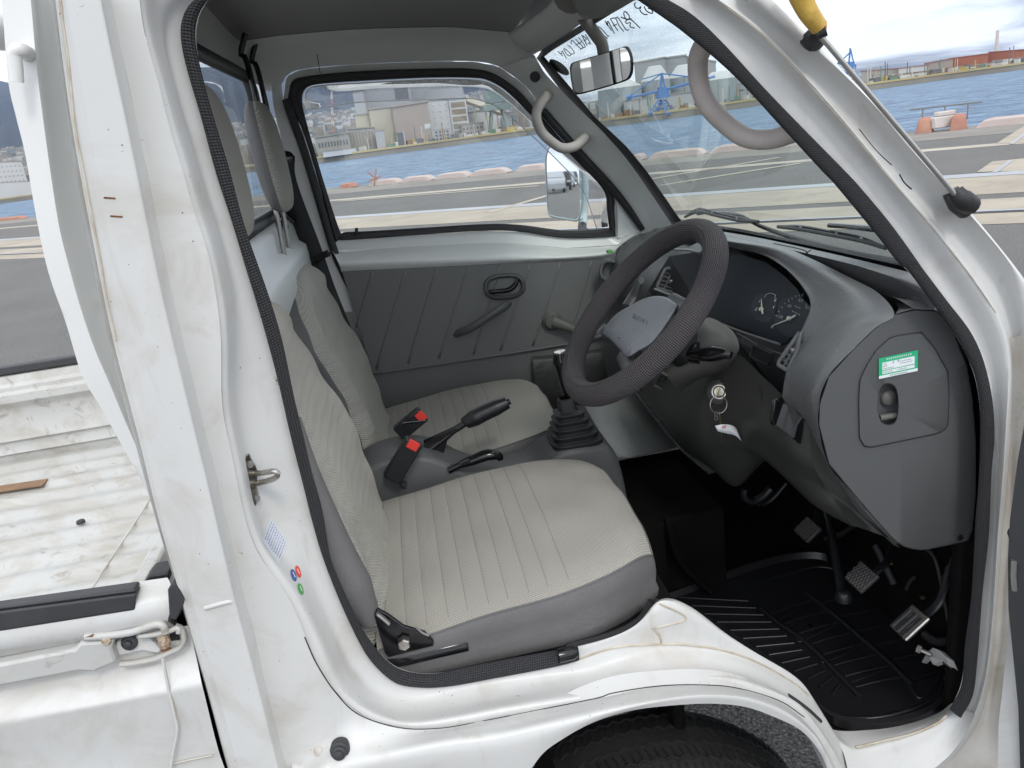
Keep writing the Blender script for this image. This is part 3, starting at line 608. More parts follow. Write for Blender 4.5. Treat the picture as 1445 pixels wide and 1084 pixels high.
for yy_ in (.99, 1.13):
    q = MB(); q.tube([Vector((rx+.03, yy_, 1.70)), Vector((rx+.012, yy_, 1.66)), Vector((rx+.022, yy_, 1.63)), Vector((rx+.022, yy_, 1.36)), Vector((rx+.012, yy_, 1.33)), Vector((rx+.03, yy_, 1.305))], .006, 8, smooth=40); q.build('window_guard_bar', gloss_b, rwo2, smooth=80)
# left outer side, front face and rest of the shell
q = MB()
q.hexa([Vector((-.27, 1.25, .35)), Vector((.95, 1.25, .35)), Vector((.95, 1.33, .35)), Vector((-.27, 1.33, .35))], [Vector((-.27, 1.262, 1.17)), Vector((.62, 1.262, 1.10)), Vector((.62, 1.31, 1.10)), Vector((-.27, 1.31, 1.17))])
q.hexa([Vector((.80, .02, .35)), Vector((.97, .02, .35)), Vector((.97, 1.28, .35)), Vector((.80, 1.28, .35))], [Vector((.80, .02, 1.10)), Vector((.84, .02, 1.12)), Vector((.84, 1.28, 1.12)), Vector((.80, 1.28, 1.10))])
q.build('outer_panel', paint, truck, bevel=.01)

# ---- windshield plane x + .74 z = 1.597
WN = Vector((1, 0, .74)); W0 = Vector((.73, .6, (1.597-.73)/.74))
def WS(px, py, off=0): return PL(px, py, W0+WN.normalized()*off, WN)
WG = [(768, 80), (800, 117), (839, 164), (884, 206), (912, 240), (961, 311), (1045, 323), (1156, 345), (1266, 369), (1290, 377), (1250, 338), (1160, 228), (1040, 100), (945, 12), (905, -8), (900, -3), (838, 35), (780, 71)]
WGo = [(757, 82), (786, 121), (828, 172), (873, 216), (898, 246), (946, 314), (1043, 331), (1154, 354), (1266, 378), (1296, 386), (1258, 340), (1168, 228), (1048, 98), (952, 4), (908, -20), (890, -10), (815, 38), (768, 66)]
q = MB(); q.add([WS(x, y) for x, y in WG], [tuple(range(len(WG)))]); ws = q.build('windshield', glass_w, truck, smooth=0)
q = MB(); R0 = [WS(x, y, -.012) for x, y in WGo]; R1 = [WS(x, y, -.016) for x, y in frac(WGo, WG, .5)]; R2 = [WS(x, y, -.01) for x, y in frac(WGo, WG, .97)]; R3 = [WS(x, y, .004) for x, y in WG]
q.grid([lin(r+[r[0]], 201)[:-1] for r in (R0, R1, R2, R3)], closeu=True); q.build('windshield_rubber', rubber, truck, smooth=60)
# hand-drawn letters on the glass, seen from behind
q = MB(); z = lambda x, y: (780+x/9.03, y/9.03)
ST = [[(65, 655), (110, 690), (122, 650), (172, 745)], [(65, 655), (132, 718)], [(140, 625), (160, 625), (232, 690), (215, 712), (180, 695), (140, 625)], [(190, 580), (225, 600), (270, 660), (268, 685), (225, 690)],
      [(235, 560), (240, 515), (275, 540), (365, 630)], [(290, 500), (385, 600), (350, 632)], [(295, 580), (335, 545)], [(325, 475), (415, 590), (375, 610)], [(340, 560), (365, 530)], [(370, 450), (400, 470), (430, 500), (395, 520)], [(370, 450), (440, 580)], [(415, 440), (480, 555), (450, 550)],
      [(560, 345), (600, 350), (650, 400), (700, 460), (718, 455)], [(605, 390), (650, 450), (700, 490)],
      [(668, 268), (700, 330), (705, 270), (785, 430)], [(735, 240), (745, 260), (830, 395)], [(668, 268), (750, 390)], [(735, 240), (800, 235), (840, 320), (905, 405)], [(770, 330), (815, 310)], [(800, 235), (830, 225), (900, 330), (940, 385), (970, 380)],
      [(870, 220), (960, 250), (975, 205), (930, 150), (905, 165), (930, 240), (1000, 240)], [(925, 275), (960, 250), (1010, 260), (1115, 360)], [(925, 275), (940, 300), (990, 290), (985, 340), (1040, 358)],
      [(1055, 35), (1040, 60), (1060, 100), (1095, 105), (1125, 85), (1110, 120), (1130, 160), (1170, 185), (1205, 185)], [(1165, 85), (1185, 130), (1235, 165), (1275, 165), (1255, 120), (1215, 105)]]
for sg in ST: q.tube(cr([WS(*z(*p), -.0015) for p in sg], 4*len(sg)), .0009, 5)
q.build('marker_lettering', ink, ws, smooth=80, label='mirrored handwritten marker lettering across the top of the windshield')
q = MB(); e = [WS(789+17*math.cos(a)*.80-6.5*math.sin(a)*.6, 95+17*math.cos(a)*.6+6.5*math.sin(a)*.80, -.002) for a in [i*math.pi/16 for i in range(32)]]; q.add(e, [tuple(range(32))]); q.build('round_sticker', mat('sticker_back', (.10, .105, .11), .6, speck=((.34, .34, .33), 420, .5, .6)), ws)
# wipers outside the glass
for k, (arm, blade) in enumerate([([(1290, 372), (1200, 355), (1130, 338), (1075, 320), (1040, 303), (1000, 300), (985, 302)], [(967, 306), (985, 299), (1005, 303), (1040, 311), (1070, 313)]), ([(1360, 372), (1320, 345), (1290, 330), (1250, 325), (1200, 320), (1170, 318)], [(1098, 320), (1130, 324), (1180, 333), (1215, 340), (1250, 350)])]):
    q = MB(); q.tube([WS(x, y, .03) for x, y in arm], [.007, .006, .006, .005, .004, .004, .004][:len(arm)], 8, smooth=30)
    wo = q.build('wiper_arm', gloss_b, truck)
    q = MB(); q.tube([WS(x, y, .012) for x, y in blade], .0035, 8, smooth=30); q.build('wiper_blade', rubber, wo)
    q = MB(); b = [WS(x, y-4 if 0 < i < 4 else y, .022) for i, (x, y) in enumerate(blade)]; q.tube(b, .003, 6, smooth=24)
    for i in (1, 2, 3): q.tube([WS(*blade[i], .012), b[i]], .003, 6)
    q.build('wiper_frame', plast_b, wo)
q = MB(); q.hexa([WS(940, 330, .02), WS(1380, 412, .02), WS(1380, 392, .02), WS(940, 312, .02)], [WS(940, 330, .05), WS(1380, 412, .05), WS(1380, 392, .05), WS(940, 314, .05)]); 
q.build('cowl', plast_b, truck)
# header visor (pale shell) and driver's visor
def HP(px, py, off=0): return PL(px, py, Vector((.42, .6, 1.60-off)), (.35, 0, 1))
q = MB(); vis = [(719, 47), (726, 40), (762, 14), (770, -8), (800, -12), (808, 12), (818, 38), (790, 55), (757, 77), (740, 66)]
loft([[HP(*p, 0) for p in ((719, 45), (745, 28), (772, 8), (790, -12), (830, -40))], [HP(*p, .012) for p in ((730, 60), (757, 42), (786, 20), (812, 0), (850, -22))], [HP(*p, .0) for p in ((752, 74), (782, 55), (812, 34), (838, 14), (870, -10))]], nu=24, nv=4, mb=q)
q.build('sun_visor', mat('pale_plastic', (.50, .50, .49), .5), truck, solid=.006, smooth=60)
q = MB(); loft([[HP(*p, .01) for p in ((808, -12), (840, -22), (900, -50))], [HP(*p, .03) for p in ((822, 8), (852, 5), (905, -28))], [HP(*p, .01) for p in ((828, 15), (842, 8), (878, -8))]], nu=16, nv=4, mb=q); q.build('sun_visor', mat('visor_plastic', (.17, .17, .165), .6), truck, solid=.014, smooth=60)
# rear-view mirror
mc = Y(850, 98, .62); mn = Vector((-.60, -1, -.05)).normalized()
RM = [(804, 96), (806, 90), (812, 87), (845, 77), (876, 67), (884, 65), (889, 69), (893, 80), (894, 95), (892, 106), (884, 114), (850, 125), (820, 133), (812, 133), (808, 126), (805, 108)]
def rm(k, off, dx=0, dy=0):
    cx_, cy_ = 849, 99
    return [PL(cx_+(x-cx_)*k+dx, cy_+(y-cy_)*k+dy, mc+mn*off, mn) for x, y in RM]
q = MB(); q.grid([cr(r+[r[0]], 81)[:-1] for r in (rm(.91, .001, -1), rm(.95, .003, -1), rm(1, 0), rm(1.0, -.012), rm(.8, -.022), rm(.1, -.026))], closeu=True); mh = q.build('rear_view_mirror', gloss_b, truck, smooth=60)
q = MB(); r = cr(rm(.925, .0018, -1)+[rm(.925, .0018, -1)[0]], 81)[:-1]; q.add(r, [tuple(range(80))]); q.build('mirror_glass', mirror, mh, smooth=0)
MB().tube([HP(805, -8, .01), Y(812, 10, .62), Y(828, 32, .62), Y(845, 55, .62), Y(850, 65, .625), mc-mn*.02], [.026, .023, .014, .0105, .011, .010], 14, smooth=40).build('mirror_stalk', mat('stalk_plastic', (.16, .155, .14), .5), mh, smooth=80)
# grab handles
for path, r, n_, seat in [([Y(1003, 45, .07), Y(992, 66, .085), Y(985, 85, .10), Y(987, 118, .11), Y(1000, 150, .11), Y(1030, 180, .11), Y(1055, 195, .10), Y(1085, 197, .09), Y(1112, 190, .075), Y(1130, 184, .06)], .0112, 'grab_handle', 0),
                    ([Y(777, 130, 1.165), Y(767, 140, 1.13), Y(759, 152, 1.11), Y(757, 168, 1.10), Y(764, 186, 1.10), Y(778, 200, 1.10), Y(793, 209, 1.11), Y(810, 207, 1.12), Y(822, 198, 1.14), Y(828, 192, 1.165)], .0118, 'grab_handle', 1)]:
    q = MB(); q.tube(path, [r*.95]+[r]*8+[r*.95], 16, smooth=70); go = q.build(n_, handlem, truck, smooth=80)
    if seat:
        for x, y in ((776, 132), (829, 190)): q = MB(); q.box(Y(x, y, 1.165), (.035, .02, .02), Matrix.Rotation(-.75, 3, 'Y')); q.build('handle_foot', handlem, go, bevel=.004)
# seat belt
q = MB(); pth = [Y(405, 225, 1.16), Y(408, 262, 1.15), Y(443, 356, 1.14), Y(462, 410, 1.12), Y(480, 455, 1.11), Y(510, 530, 1.11), Y(535, 620, 1.12)]
c_ = cr(pth, 50); q.grid([[p+Vector((-.022, 0, -.006)) for p in c_], [p+Vector((.020, -.004, .006)) for p in c_]], uv=[(0, i) for i in range(50)]+[(1, i) for i in range(50)]); blt = q.build('seat_belt', mat('belt_web', (.022, .023, .026), .8, bumps=[('noise', 300, .3, .001)]), truck, solid=.0015)
MB().lathe(Y(404, 225, 1.17), (.1, -1, 0), [(.020, 0), (.020, .012), (.015, .02), (.008, .022), (0, .022)], 20).build('belt_anchor', gloss_b, blt)
q = MB(); q.tube([Y(429, 376, 1.125), Y(447, 371, 1.12), Y(467, 356, 1.12)], .005, 8, flat=.6); q.box(Y(452, 362, 1.118), (.045, .006, .016), Matrix.Rotation(-.25, 3, 'Y')); q.build('belt_tongue', gloss_b, blt, bevel=.001)
q = MB(); q.grid([[Vector((-.28, 1.205, z)), Vector((-.225+.05*max(0, 1.3-z), 1.205, z))] for z in (1.36, 1.1, .8, .6)]); q.build('pillar_trim', plast_b, truck)
q = MB(); q.grid([L3([(872, 337), (895, 326), (925, 320)], YL-.004), L3([(856, 352), (880, 352), (920, 355)], YL-.004), L3([(840, 385), (880, 385), (920, 385)], YL-.004)]); q.build('corner_filler', paint_in, rwo)
# ================================================================ seats
thread = mat('seam_thread', (.30, .29, .265), .9)
def make_seat(name, yc, dz, hw, hx, hh, hz_):
    t = bpy.data.objects.new(name, None); COL.objects.link(t); t.parent = truck; t.location = -truck.location+Vector((0, yc, dz))
    t.empty_display_size = .1
    def bld(mb, n, m, par=t, **k):
        o = mb.build(n, m, None, **k); o.parent = par; return o
    x0, x1, zb = -.115, .277, .860
    nu_, nv_ = 150, 60; rows = []
    gro = [-.074+.0275*i for i in range(9)]
    def wid(u): return 1-.30*max(0, (u-.55)/.45)**2.4
    for i in range(nu_+1):
        u = i/nu_; x = x0+(x1-x0)*u; r = []
        for j in range(nv_+1):
            v = -1+2*j/nv_; va = abs(v)
            z = zb+.085*(x+.1)*1.0+.006*math.sin(u*3.1)
            z -= .016*va**7+.016*max(0, (u-.88)/.12)**2.5-.003*math.cos(v*3)
            for g_ in gro: z -= .0016*math.exp(-((x-g_)/.0018)**2)*(1-va**8)+.0006*math.exp(-((x-g_)/.007)**2)*(1-va**4)
            z += .0018*math.sin(9*v+5*u)*math.sin(11*u)
            fx = x+.012*(1-v*v)*max(0, u-.6)
            r.append(Vector((fx, v*hw*wid(u), z)))
        rows.append(r)
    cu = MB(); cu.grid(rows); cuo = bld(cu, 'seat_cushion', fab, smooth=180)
    for gi, g_ in enumerate(gro):
        i_ = min(range(nu_+1), key=lambda k: abs(x0+(x1-x0)*k/nu_-g_)); sm_ = MB(); sm_.tube([rows[i_][j]+Vector((0, 0, .0003)) for j in range(2, nv_-1)], .0006, 4); bld(sm_, 'seam_line', thread)
    # boundary loop -> vinyl skirt
    loop = [rows[i][0] for i in range(nu_+1)]+[rows[nu_][j] for j in range(1, nv_+1)]+[rows[i][nv_] for i in range(nu_-1, -1, -1)]
    c = Vector((.1, 0, 0))
    def offs(k, z, pinch=0): return [Vector(((p.x-.1)*k+.1, p.y*k, (p.z*(1-z[0])+z[1]*z[0]))) for p in loop]
    sk = MB(); sk.grid([loop, offs(1.018, (.12, .784)), offs(1.022, (.35, .784)), offs(1.014, (.58, .784)), offs(1.030, (.74, .784)), offs(1.016, (1, .784)), offs(.97, (1, .776))]); bld(sk, 'seat_skirt', vinyl, smooth=70)
    sm = MB(); sm.tube([p*1.0+Vector((0, 0, .0004)) for p in offs(1.004, (.02, .80))], .0016, 6); bld(sm, 'seam_piping', vinyl)
    # backrest: stacked rounded sections
    B = MB(); n = 48; rows = []; H = 56
    for i in range(H+1):
        s_ = i/H; z = .835+.435*s_; xc = -.150-.095*s_-.012*math.sin(s_*3.1)+.013+.027*math.exp(-((s_-.42)/.28)**2)
        w = hw*(.93+.07*math.sin(s_*3.0)); d = .046
        if s_ > .62: w *= (1-.42*((s_-.62)/.38)**2.2)
        if s_ > .88: k = math.sqrt(max(.0004, 1-((s_-.88)/.12)**2)); w *= .55+.45*k; d *= k
        if s_ < .05: d *= .8
        row = []
        for k in range(n):
            a = 2*math.pi*k/n; ca, sa = math.cos(a), math.sin(a)
            px_ = d*abs(ca)**.8*(1 if ca > 0 else -1); py_ = w*abs(sa)**.42*(1 if sa > 0 else -1)
            if ca > 0: px_ -= .018*(1-(py_/w)**2)*math.sin(math.pi*min(1, s_*1.1))-.003*math.cos(py_*70)*(.3+.7*(abs(py_) < w*.8))
            if ca > 0: px_ -= .004*math.exp(-((abs(py_)-w*.72)/.008)**2)+.0012*math.sin(s_*37+py_*22)+.0022*math.sin(py_*55+s_*5)*math.sin(s_*3.1)+.0016*math.sin(s_*22-py_*30)
            row.append(Vector((xc+px_, py_, z)))
        rows.append(row)
    B.grid(rows, closeu=True); B.f.append(tuple(range(len(B.v)-n, len(B.v)))); B.mi.append(0)
    for fi, f in enumerate(B.f):
        c0 = sum((B.v[i] for i in f), Vector())/len(f); 
        row_i = min(H, fi//n); ax = -.150-.095*(row_i/H)
        B.mi[fi] = 0 if ((fi % n) < 11 or (fi % n) > 36) else 1
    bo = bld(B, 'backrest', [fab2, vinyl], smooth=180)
    # headrest with two posts
    hr = MB(); rows = []
    for i in range(21):
        ph = -math.pi/2+math.pi*i/20; row = []
        for k in range(40):
            th = 2*math.pi*k/40; sg = lambda v, e: abs(v)**e*(1 if v > 0 else -1)
            row.append(Vector((-.232+hx+.027*sg(math.cos(ph), .55)*sg(math.cos(th), .8)-.006*math.sin(ph), hh*sg(math.cos(ph), .5)*sg(math.sin(th), .5), 1.455-dz+hz_*sg(math.sin(ph), .8))))
        rows.append(row)
    hr.grid(rows, closeu=True)
    for fi, f in enumerate(hr.f): hr.mi[fi] = 0 if ((fi % 40) < 9 or (fi % 40) > 30 or name == 'driver_seat') else 1
    ho = bld(hr, 'headrest', [fab2, vinyl], smooth=180)
    q = MB()
    for s_ in (-.05, .05): q.tube([Vector((-.238, s_, 1.20)), Vector((-.232, s_, 1.40))], .005, 10)
    bld(q, 'headrest_post', steel)
    return t
seatd = make_seat('driver_seat', .295, 0, .215, .018, .105, .10)
seatp = make_seat('passenger_seat', .925, -.042, .225, .004, .095, .11)
seatd['label'] = 'driver seat with grey woven cover and vinyl skirt, nearest the open door'; seatp['label'] = 'passenger seat with grey woven cover beside the far door'
# grey side panel of the backrest cover, next to the door opening
q = MB(); q.tube(L3([(420, 590), (436, 660), (456, 724), (479, 784), (504, 838), (524, 876)], .085), [.004, .010, .016, .0205, .024, .014], 14, smooth=40, flat=1); q.build('backrest_side', vinyl, truck, smooth=80)
# recliner bracket
q = MB(); q.plate(L3([(527, 868), (533, 860), (548, 868), (570, 884), (600, 893), (612, 905), (612, 912), (548, 928), (543, 922)], .072), (0, .006, 0)); q.tube(L3([(545, 933), (575, 928), (612, 919), (660, 908)], .082), .010, 8); q.tube(L3([(541, 945), (580, 940), (640, 931)], .1), .006, 8)
rb_ = q.build('recliner_bracket', gloss_b, truck, bevel=.0015)
MB().lathe(Y(570, 904, .072), (0, -1, 0), [(.0082, 0), (.0082, .001)], 6).lathe(Y(570, 904, .069), (0, -1, 0), [(.0082, 0), (.0082, .010), (.0070, .0115), (0, .0115)], 6).build('pivot_bolt', chrome, rb_, smooth=30)
q = MB(); q.tube(L3([(532, 866), (540, 872), (549, 880)], .066), .004, 8, flat=.6); q.tube(L3([(588, 886), (596, 893), (605, 897)], .068), .0015, 6, smooth=10); q.build('bracket_spring', steel, rb_)
# deck under the seats, floor, bulkheads
fp_y0 = Z(928, 850, .5).y+.02
q = MB()
q.box((.02, .63, .775), (.56, 1.14, .03)); q.box((.29, .36, .66), (.02, .50, .24)); q.box((.29, .98, .66), (.02, .5, .24))
fp = [Z(x, y, .5) for x, y in ((928, 850), (966, 866), (1021, 903), (1066, 932), (1126, 968), (1149, 999), (1166, 1026), (1230, 1038), (1345, 1004))]+[Vector((.80, .095, .5)), Vector((.80, 1.22, .5)), Vector((.30, 1.22, .5)), Vector((.30, fp_y0, .5))]
q.plate(fp, (0, 0, -.012))
q.box((.782, .65, .76), (.02, 1.18, .66))
q.box((.42, .66, .585), (.26, .26, .19))
q.box((.745, .092, .66), (.07, .02, .34))
q.build('floor_pan', carpet, truck, bevel=.006)
q = MB(); q.tube([Vector((.42, .505, .70)), Vector((.44, .50, .60)), Vector((.50, .50, .515))], .006, 8, smooth=10); q.box((.36, .495, .62), (.10, .006, .15)); q.build('tunnel_flap', carpet, truck)
# pale board ahead of the passenger foot space
q = MB(); pb_ = [(822, 573), (850, 566), (897, 550), (925, 590), (958, 628), (930, 640), (900, 644), (873, 643), (849, 606)]
q.grid([cr([Y(822, 566, .78), Y(845, 606, .75), Y(873, 645, .70)], 20), cr([Y(850, 562, .81), Y(868, 606, .78), Y(888, 646, .72)], 20), cr([Y(897, 548, .90), Y(927, 592, .86), Y(960, 629, .80)], 20)]); q.build('kick_board', padpanel, truck, solid=.004, smooth=60)
q = MB()
for i in range(5): q.tube([Y(905+i*7, 548+i*5, .7), Y(925+i*8, 580+i*7, .68), Y(950+i*8, 596+i*6, .66)], .005, 6, smooth=12)
q.build('heater_hose', rubber, truck)
# ---- centre console
prof = [(-.16, .875), (-.12, .898), (-.08, .906), (-.03, .902), (.01, .884), (.045, .856), (.08, .836), (.12, .828), (.18, .830), (.215, .848), (.245, .858), (.30, .856), (.335, .848), (.352, .79), (.362, .66)]
q = MB(); rows = []
for x, z in cr([Vector((a, 0, b)) for a, b in prof], 70) and [(p.x, p.z) for p in cr([Vector((a, 0, b)) for a, b in prof], 70)]:
    hw_ = .060
    rows.append([Vector((x, .605+s_*hw_*k, z-dz_)) for s_, k, dz_ in ((-1, 1.12, .30), (-1, 1.05, .06), (-1, 1, .012), (-1, .93, .002), (-1, .8, 0), (0, 1, -.001), (1, .8, 0), (1, .93, .002), (1, 1, .012), (1, 1.05, .06), (1, 1.1, .3))])
q.grid(rows); cons = q.build('centre_console', plast_d, truck, smooth=60)
MB().lathe(Y(570, 683, .535), (0, -1, .2), [(.006, 0), (.005, .003), (0, .003)], 12).build('screw_head', rubber, cons)
q = MB(); q.tube([Vector((-.05, .60, .951)), Vector((-.005, .60, .948))], .006, 8, flat=.3); q.build('lever_slot', gloss_b, cons)
# shifter boot: stepped bellows
bc = Y(811, 618, .60); q = MB(); rows = []
tiltv = Vector((-.12, 0, 1)).normalized()
for k, (s_, h) in enumerate([(.044, -.01), (.046, .004), (.038, .007), (.041, .017), (.033, .020), (.036, .029), (.028, .032), (.031, .041), (.023, .044), (.026, .052), (.016, .056), (.014, .075), (.010, .078)]):
    rows.append([bc+tiltv*h*1.12+Vector((s_*1.12*abs(math.cos(a))**.45*(1 if math.cos(a) > 0 else -1), s_*1.05*abs(math.sin(a))**.45*(1 if math.sin(a) > 0 else -1), 0)) for a in [2*math.pi*i/40 for i in range(40)]])
q.grid(rows, closeu=True); bt = q.build('shifter_boot', rubber, cons, smooth=50, bevel=.0008)
k0, k1 = Y(806, 575, .60), Y(790, 497, .60)
q = MB(); q.tube([k0, k0.lerp(k1, .12), k0.lerp(k1, .2), k0.lerp(k1, .5), k0.lerp(k1, .8), k0.lerp(k1, .95), k1], [.008, .008, .012, .0135, .0145, .017, .013], 18, smooth=40); sh = q.build('gear_lever', gloss_b, cons, smooth=80)
MB().lathe(k1, (k1-k0), [(.0125, -.002), (.011, .002), (0, .0035)], 20).build('lever_cap', chrome, sh)
# parking brake
q = MB(); q.tube([Y(596, 640, .60), Y(622, 622, .60), Y(640, 608, .60), Y(662, 594, .60)], [.013, .010, .008, .008], 12, smooth=20, flat=.8)
q.plate([Y(x, y, .592) for x, y in ((598, 625), (640, 606), (650, 606), (632, 620), (626, 640), (622, 650), (600, 650))], (0, .014, 0)); pbk = q.build('parking_brake', gloss_b, cons, smooth=40)
q = MB(); q.tube([Y(656, 598, .60), Y(660, 595, .60), Y(685, 582, .60), Y(712, 570, .60), Y(716, 568, .60)], [.012, .0165, .0158, .0155, .012], 16, smooth=30); q.tube([Y(716, 568, .60), Y(720, 566, .60)], .006, 10); q.build('brake_grip', plast_b, pbk, smooth=80)
q = MB(); q.tube([Y(633, 664, .545), Y(652, 655, .545)], .0065, 10); l2 = q.build('transfer_lever', gloss_b, cons)
MB().tube([Y(649, 656, .545), Y(668, 649, .545), Y(688, 642, .545), Y(703, 643, .545), Y(706, 648, .545)], [.008, .0115, .013, .013, .008], 14, smooth=30, flat=.8).build('lever_knob', gloss_b, l2, smooth=80)
# seat belt buckles
def buckle(a, b, w, th, y):
    a, b = Vector(a), Vector(b); d = (b-a).normalized(); n = Vector((0, -1, 0)); n = (n-d*n.dot(d)).normalized(); s_ = d.cross(n); R = Matrix((s_, n, d)).transposed()
    q = MB(); q.box((a+b)/2, (w, th, (b-a).length), R); o = q.build('belt_buckle', plast_b, truck, bevel=.003, seg=3)
    q = MB(); q.box(b-d*.006+n*(th*.44), (w*.62, .004, .017), R); q.build('release_button', redm, o, bevel=.001)
buckle(Y(562, 612, .64), Y(597, 583, .64), .032, .020, .63); buckle(Y(552, 676, .52), Y(585, 622, .52), .034, .020, .53)

# ================================================================ dashboard
dm = MB()
rim = [(985, 343, .58), (1003, 343, .54), (1033, 348, .49), (1078, 360, .42), (1106, 377, .36), (1128, 399, .31), (1142, 422, .275), (1142, 440, .262), (1131, 466, .25), (1120, 494, .245), (1110, 522, .238), (1104, 557, .232), (1108, 566, .23), (1126, 582, .225), (1140, 600, .22), (1160, 640, .21), (1190, 690, .19), (1215, 725, .175), (1246, 755, .16), (1262, 770, .15)]
outr = [(985, 333, .60), (1003, 334, .56), (1031, 338, .51), (1095, 346, .43), (1136, 361, .36), (1200, 392, .25), (1240, 414, .17), (1262, 444, .074), (1236, 462, .074), (1202, 495, .074), (1185, 512, .074), (1169, 531, .074), (1158, 557, .074), (1156, 575, .074), (1155, 600, .074), (1169, 655, .076), (1202, 695, .08), (1225, 722, .082), (1250, 748, .085), (1268, 766, .09)]
def mid3(a, b, t, dx=0, dy=0, px=0, py=0): return [Y(p[0]+(q[0]-p[0])*t+px, p[1]+(q[1]-p[1])*t+py, p[2]+(q[2]-p[2])*t+dy)+Vector((dx, 0, 0)) for p, q in zip(a, b)]
rimin = [p+Vector((.010, 0, -.006)) for p in L3(rim)]
deep = [p+Vector((.055, 0, -.012)) for p in L3(rim)]
loft([rimin, mid3(rim, outr, 0), mid3(rim, outr, .10), mid3(rim, outr, .35, dy=-.012), mid3(rim, outr, .7, dy=-.022), mid3(rim, outr, .93, dy=-.004), mid3(rim, outr, 1)], nu=150, nv=4, mb=dm)
dash = dm.build('dashboard', plast, truck, smooth=70)
q = MB(); q.hexa([Vector((.66, .12, .86)), Vector((.78, .12, .86)), Vector((.78, 1.17, .86)), Vector((.66, 1.17, .86))], [Vector((.64, .12, 1.125)), Vector((.72, .12, 1.135)), Vector((.72, 1.17, 1.135)), Vector((.64, 1.17, 1.125))]); q.build('dash_core', carpet, dash)
# flat side panel
SP = [(1262, 444), (1289, 437), (1322, 438), (1345, 470), (1364, 515), (1372, 560), (1377, 620), (1377, 700), (1371, 762), (1346, 768), (1302, 777), (1280, 774), (1262, 764), (1236, 735), (1202, 695), (1169, 655), (1155, 600), (1156, 570), (1169, 531), (1202, 495), (1236, 462)]
def angring(poly, c, n=120):
    out = []
    for i in range(n):
        a = 2*math.pi*i/n; d = (math.cos(a), math.sin(a)); best = None
        for k in range(len(poly)):
            p, r = poly[k], poly[(k+1) % len(poly)]; ex, ey = r[0]-p[0], r[1]-p[1]; det = d[0]*-ey+d[1]*ex
            if abs(det) < 1e-9: continue
            t = ((p[0]-c[0])*-ey+(p[1]-c[1])*ex)/det; u = (d[0]*(p[1]-c[1])-d[1]*(p[0]-c[0]))/det
            if t > 0 and -1e-6 <= u <= 1+1e-6 and (best is None or t > best): best = t
        out.append((c[0]+d[0]*(best or 1), c[1]+d[1]*(best or 1)))
    return out
LD = [(1223, 516), (1236, 495), (1254, 478), (1265, 474), (1300, 469), (1318, 490), (1337, 524), (1339, 560), (1337, 600), (1332, 607), (1322, 612), (1230, 631), (1220, 630), (1213, 618), (1212, 560), (1214, 535)]
pc = (1276, 560); sc = lambda P_, c, k: [(c[0]+(x-c[0])*k, c[1]+(y-c[1])*k) for x, y in P_]
a_, b_ = angring(SP, pc), angring(LD, pc)
q = MB(); q.grid([L3(a_, .084), L3(a_, .076), L3(sc(a_, pc, .988), .072), L3(sc(b_, pc, 1.008), .072), L3(sc(b_, pc, 1.004), .080)], closeu=True); sp_ = q.build('side_panel', plast_d, dash, smooth=50)
q = MB(); q.grid([L3([(1264, 443), (1289, 436), (1324, 438)], .072), L3([(1268, 436), (1292, 430), (1330, 432)], .12), L3([(1260, 418), (1292, 415), (1320, 420)], .20)]); q.build('panel_top', plast, dash)
lc = (1253, 571); a_ = angring(LD, lc); o_ = angring(oval(1253, 571, 14.5, 29, 0), lc)
q = MB(); q.grid([L3(a_, .080), L3(a_, .0715), L3(sc(a_, lc, .985), .0690), L3(sc(o_, lc, 1.05), .0690), L3(o_, .071), L3(sc(o_, lc, .95), .086), L3(sc(o_, lc, .02), .088)], closeu=True); lid = q.build('fuse_lid', plast_d, dash, smooth=40)
q = MB(); q.tube(lin(L3(LD+[LD[0]], .0722), 120), .0011, 6); q.build('lid_gap', rubber, lid)
q = MB(); q.tube([Y(1241, 590, .080), Y(1264, 586, .080)], .0045, 10); q.lathe(Y(1252, 560, .088), (0, -1, 0), [(.0115, 0), (.0115, .004), (.009, .007), (0, .008)], 24); q.build('lid_latch', column, lid, smooth=60)
MB().lathe(Y(1355, 759, .0716), (0, -1, 0), [(.0045, 0), (.0045, .001), (.002, .001), (0, .0)], 12).build('panel_screw', gloss_b, sp_)
# service sticker: green border, white field, small print
q = MB(); G = [(1240, 506), (1295, 494), (1295, 523.5), (1240, 535)]; yq = .0679
q.plate(L3(G, yq), (0, -.0003, 0)); sto = q.build('service_sticker', green, lid, smooth=0, label='green and white oil change reminder sticker')
bil = lambda u, v: (1240+55*u, 506+(-12)*u+(29.2+.3*u)*v)
q = MB()
for u0_, u1_, v0, v1 in ((.09, .92, .25, .62), (.09, .92, .66, .80), (0.005, .995, .86, .995)): q.plate(L3([bil(u0_, v0), bil(u1_, v0), bil(u1_, v1), bil(u0_, v1)], yq-.0004), (0, -.0002, 0))
q.build('white_field', whitep, sto, smooth=0)
q = MB()
def ticks(v, u0_, u1_, h, mi=0):
    u = u0_
    while u < u1_:
        w = random.uniform(.012, .03); a = bil(u, v); b = bil(u+w, v+random.uniform(-h, h)); q.tube([Y(*a, yq-.0008), Y(*b, yq-.0008)], .00028, 4)
        a = bil(u, v-h); b = bil(u+.002, v+h); q.tube([Y(*a, yq-.0008), Y(*b, yq-.0008)], .00022, 4); u += w+.02
ticks(.33, .14, .2, .02); ticks(.44, .12, .22, .03); ticks(.56, .12, .40, .02); ticks(.73, .12, .35, .02); ticks(.73, .5, .7, .02); ticks(.93, .3, .75, .035); ticks(.36, .55, .85, .015); ticks(.46, .55, .85, .015)
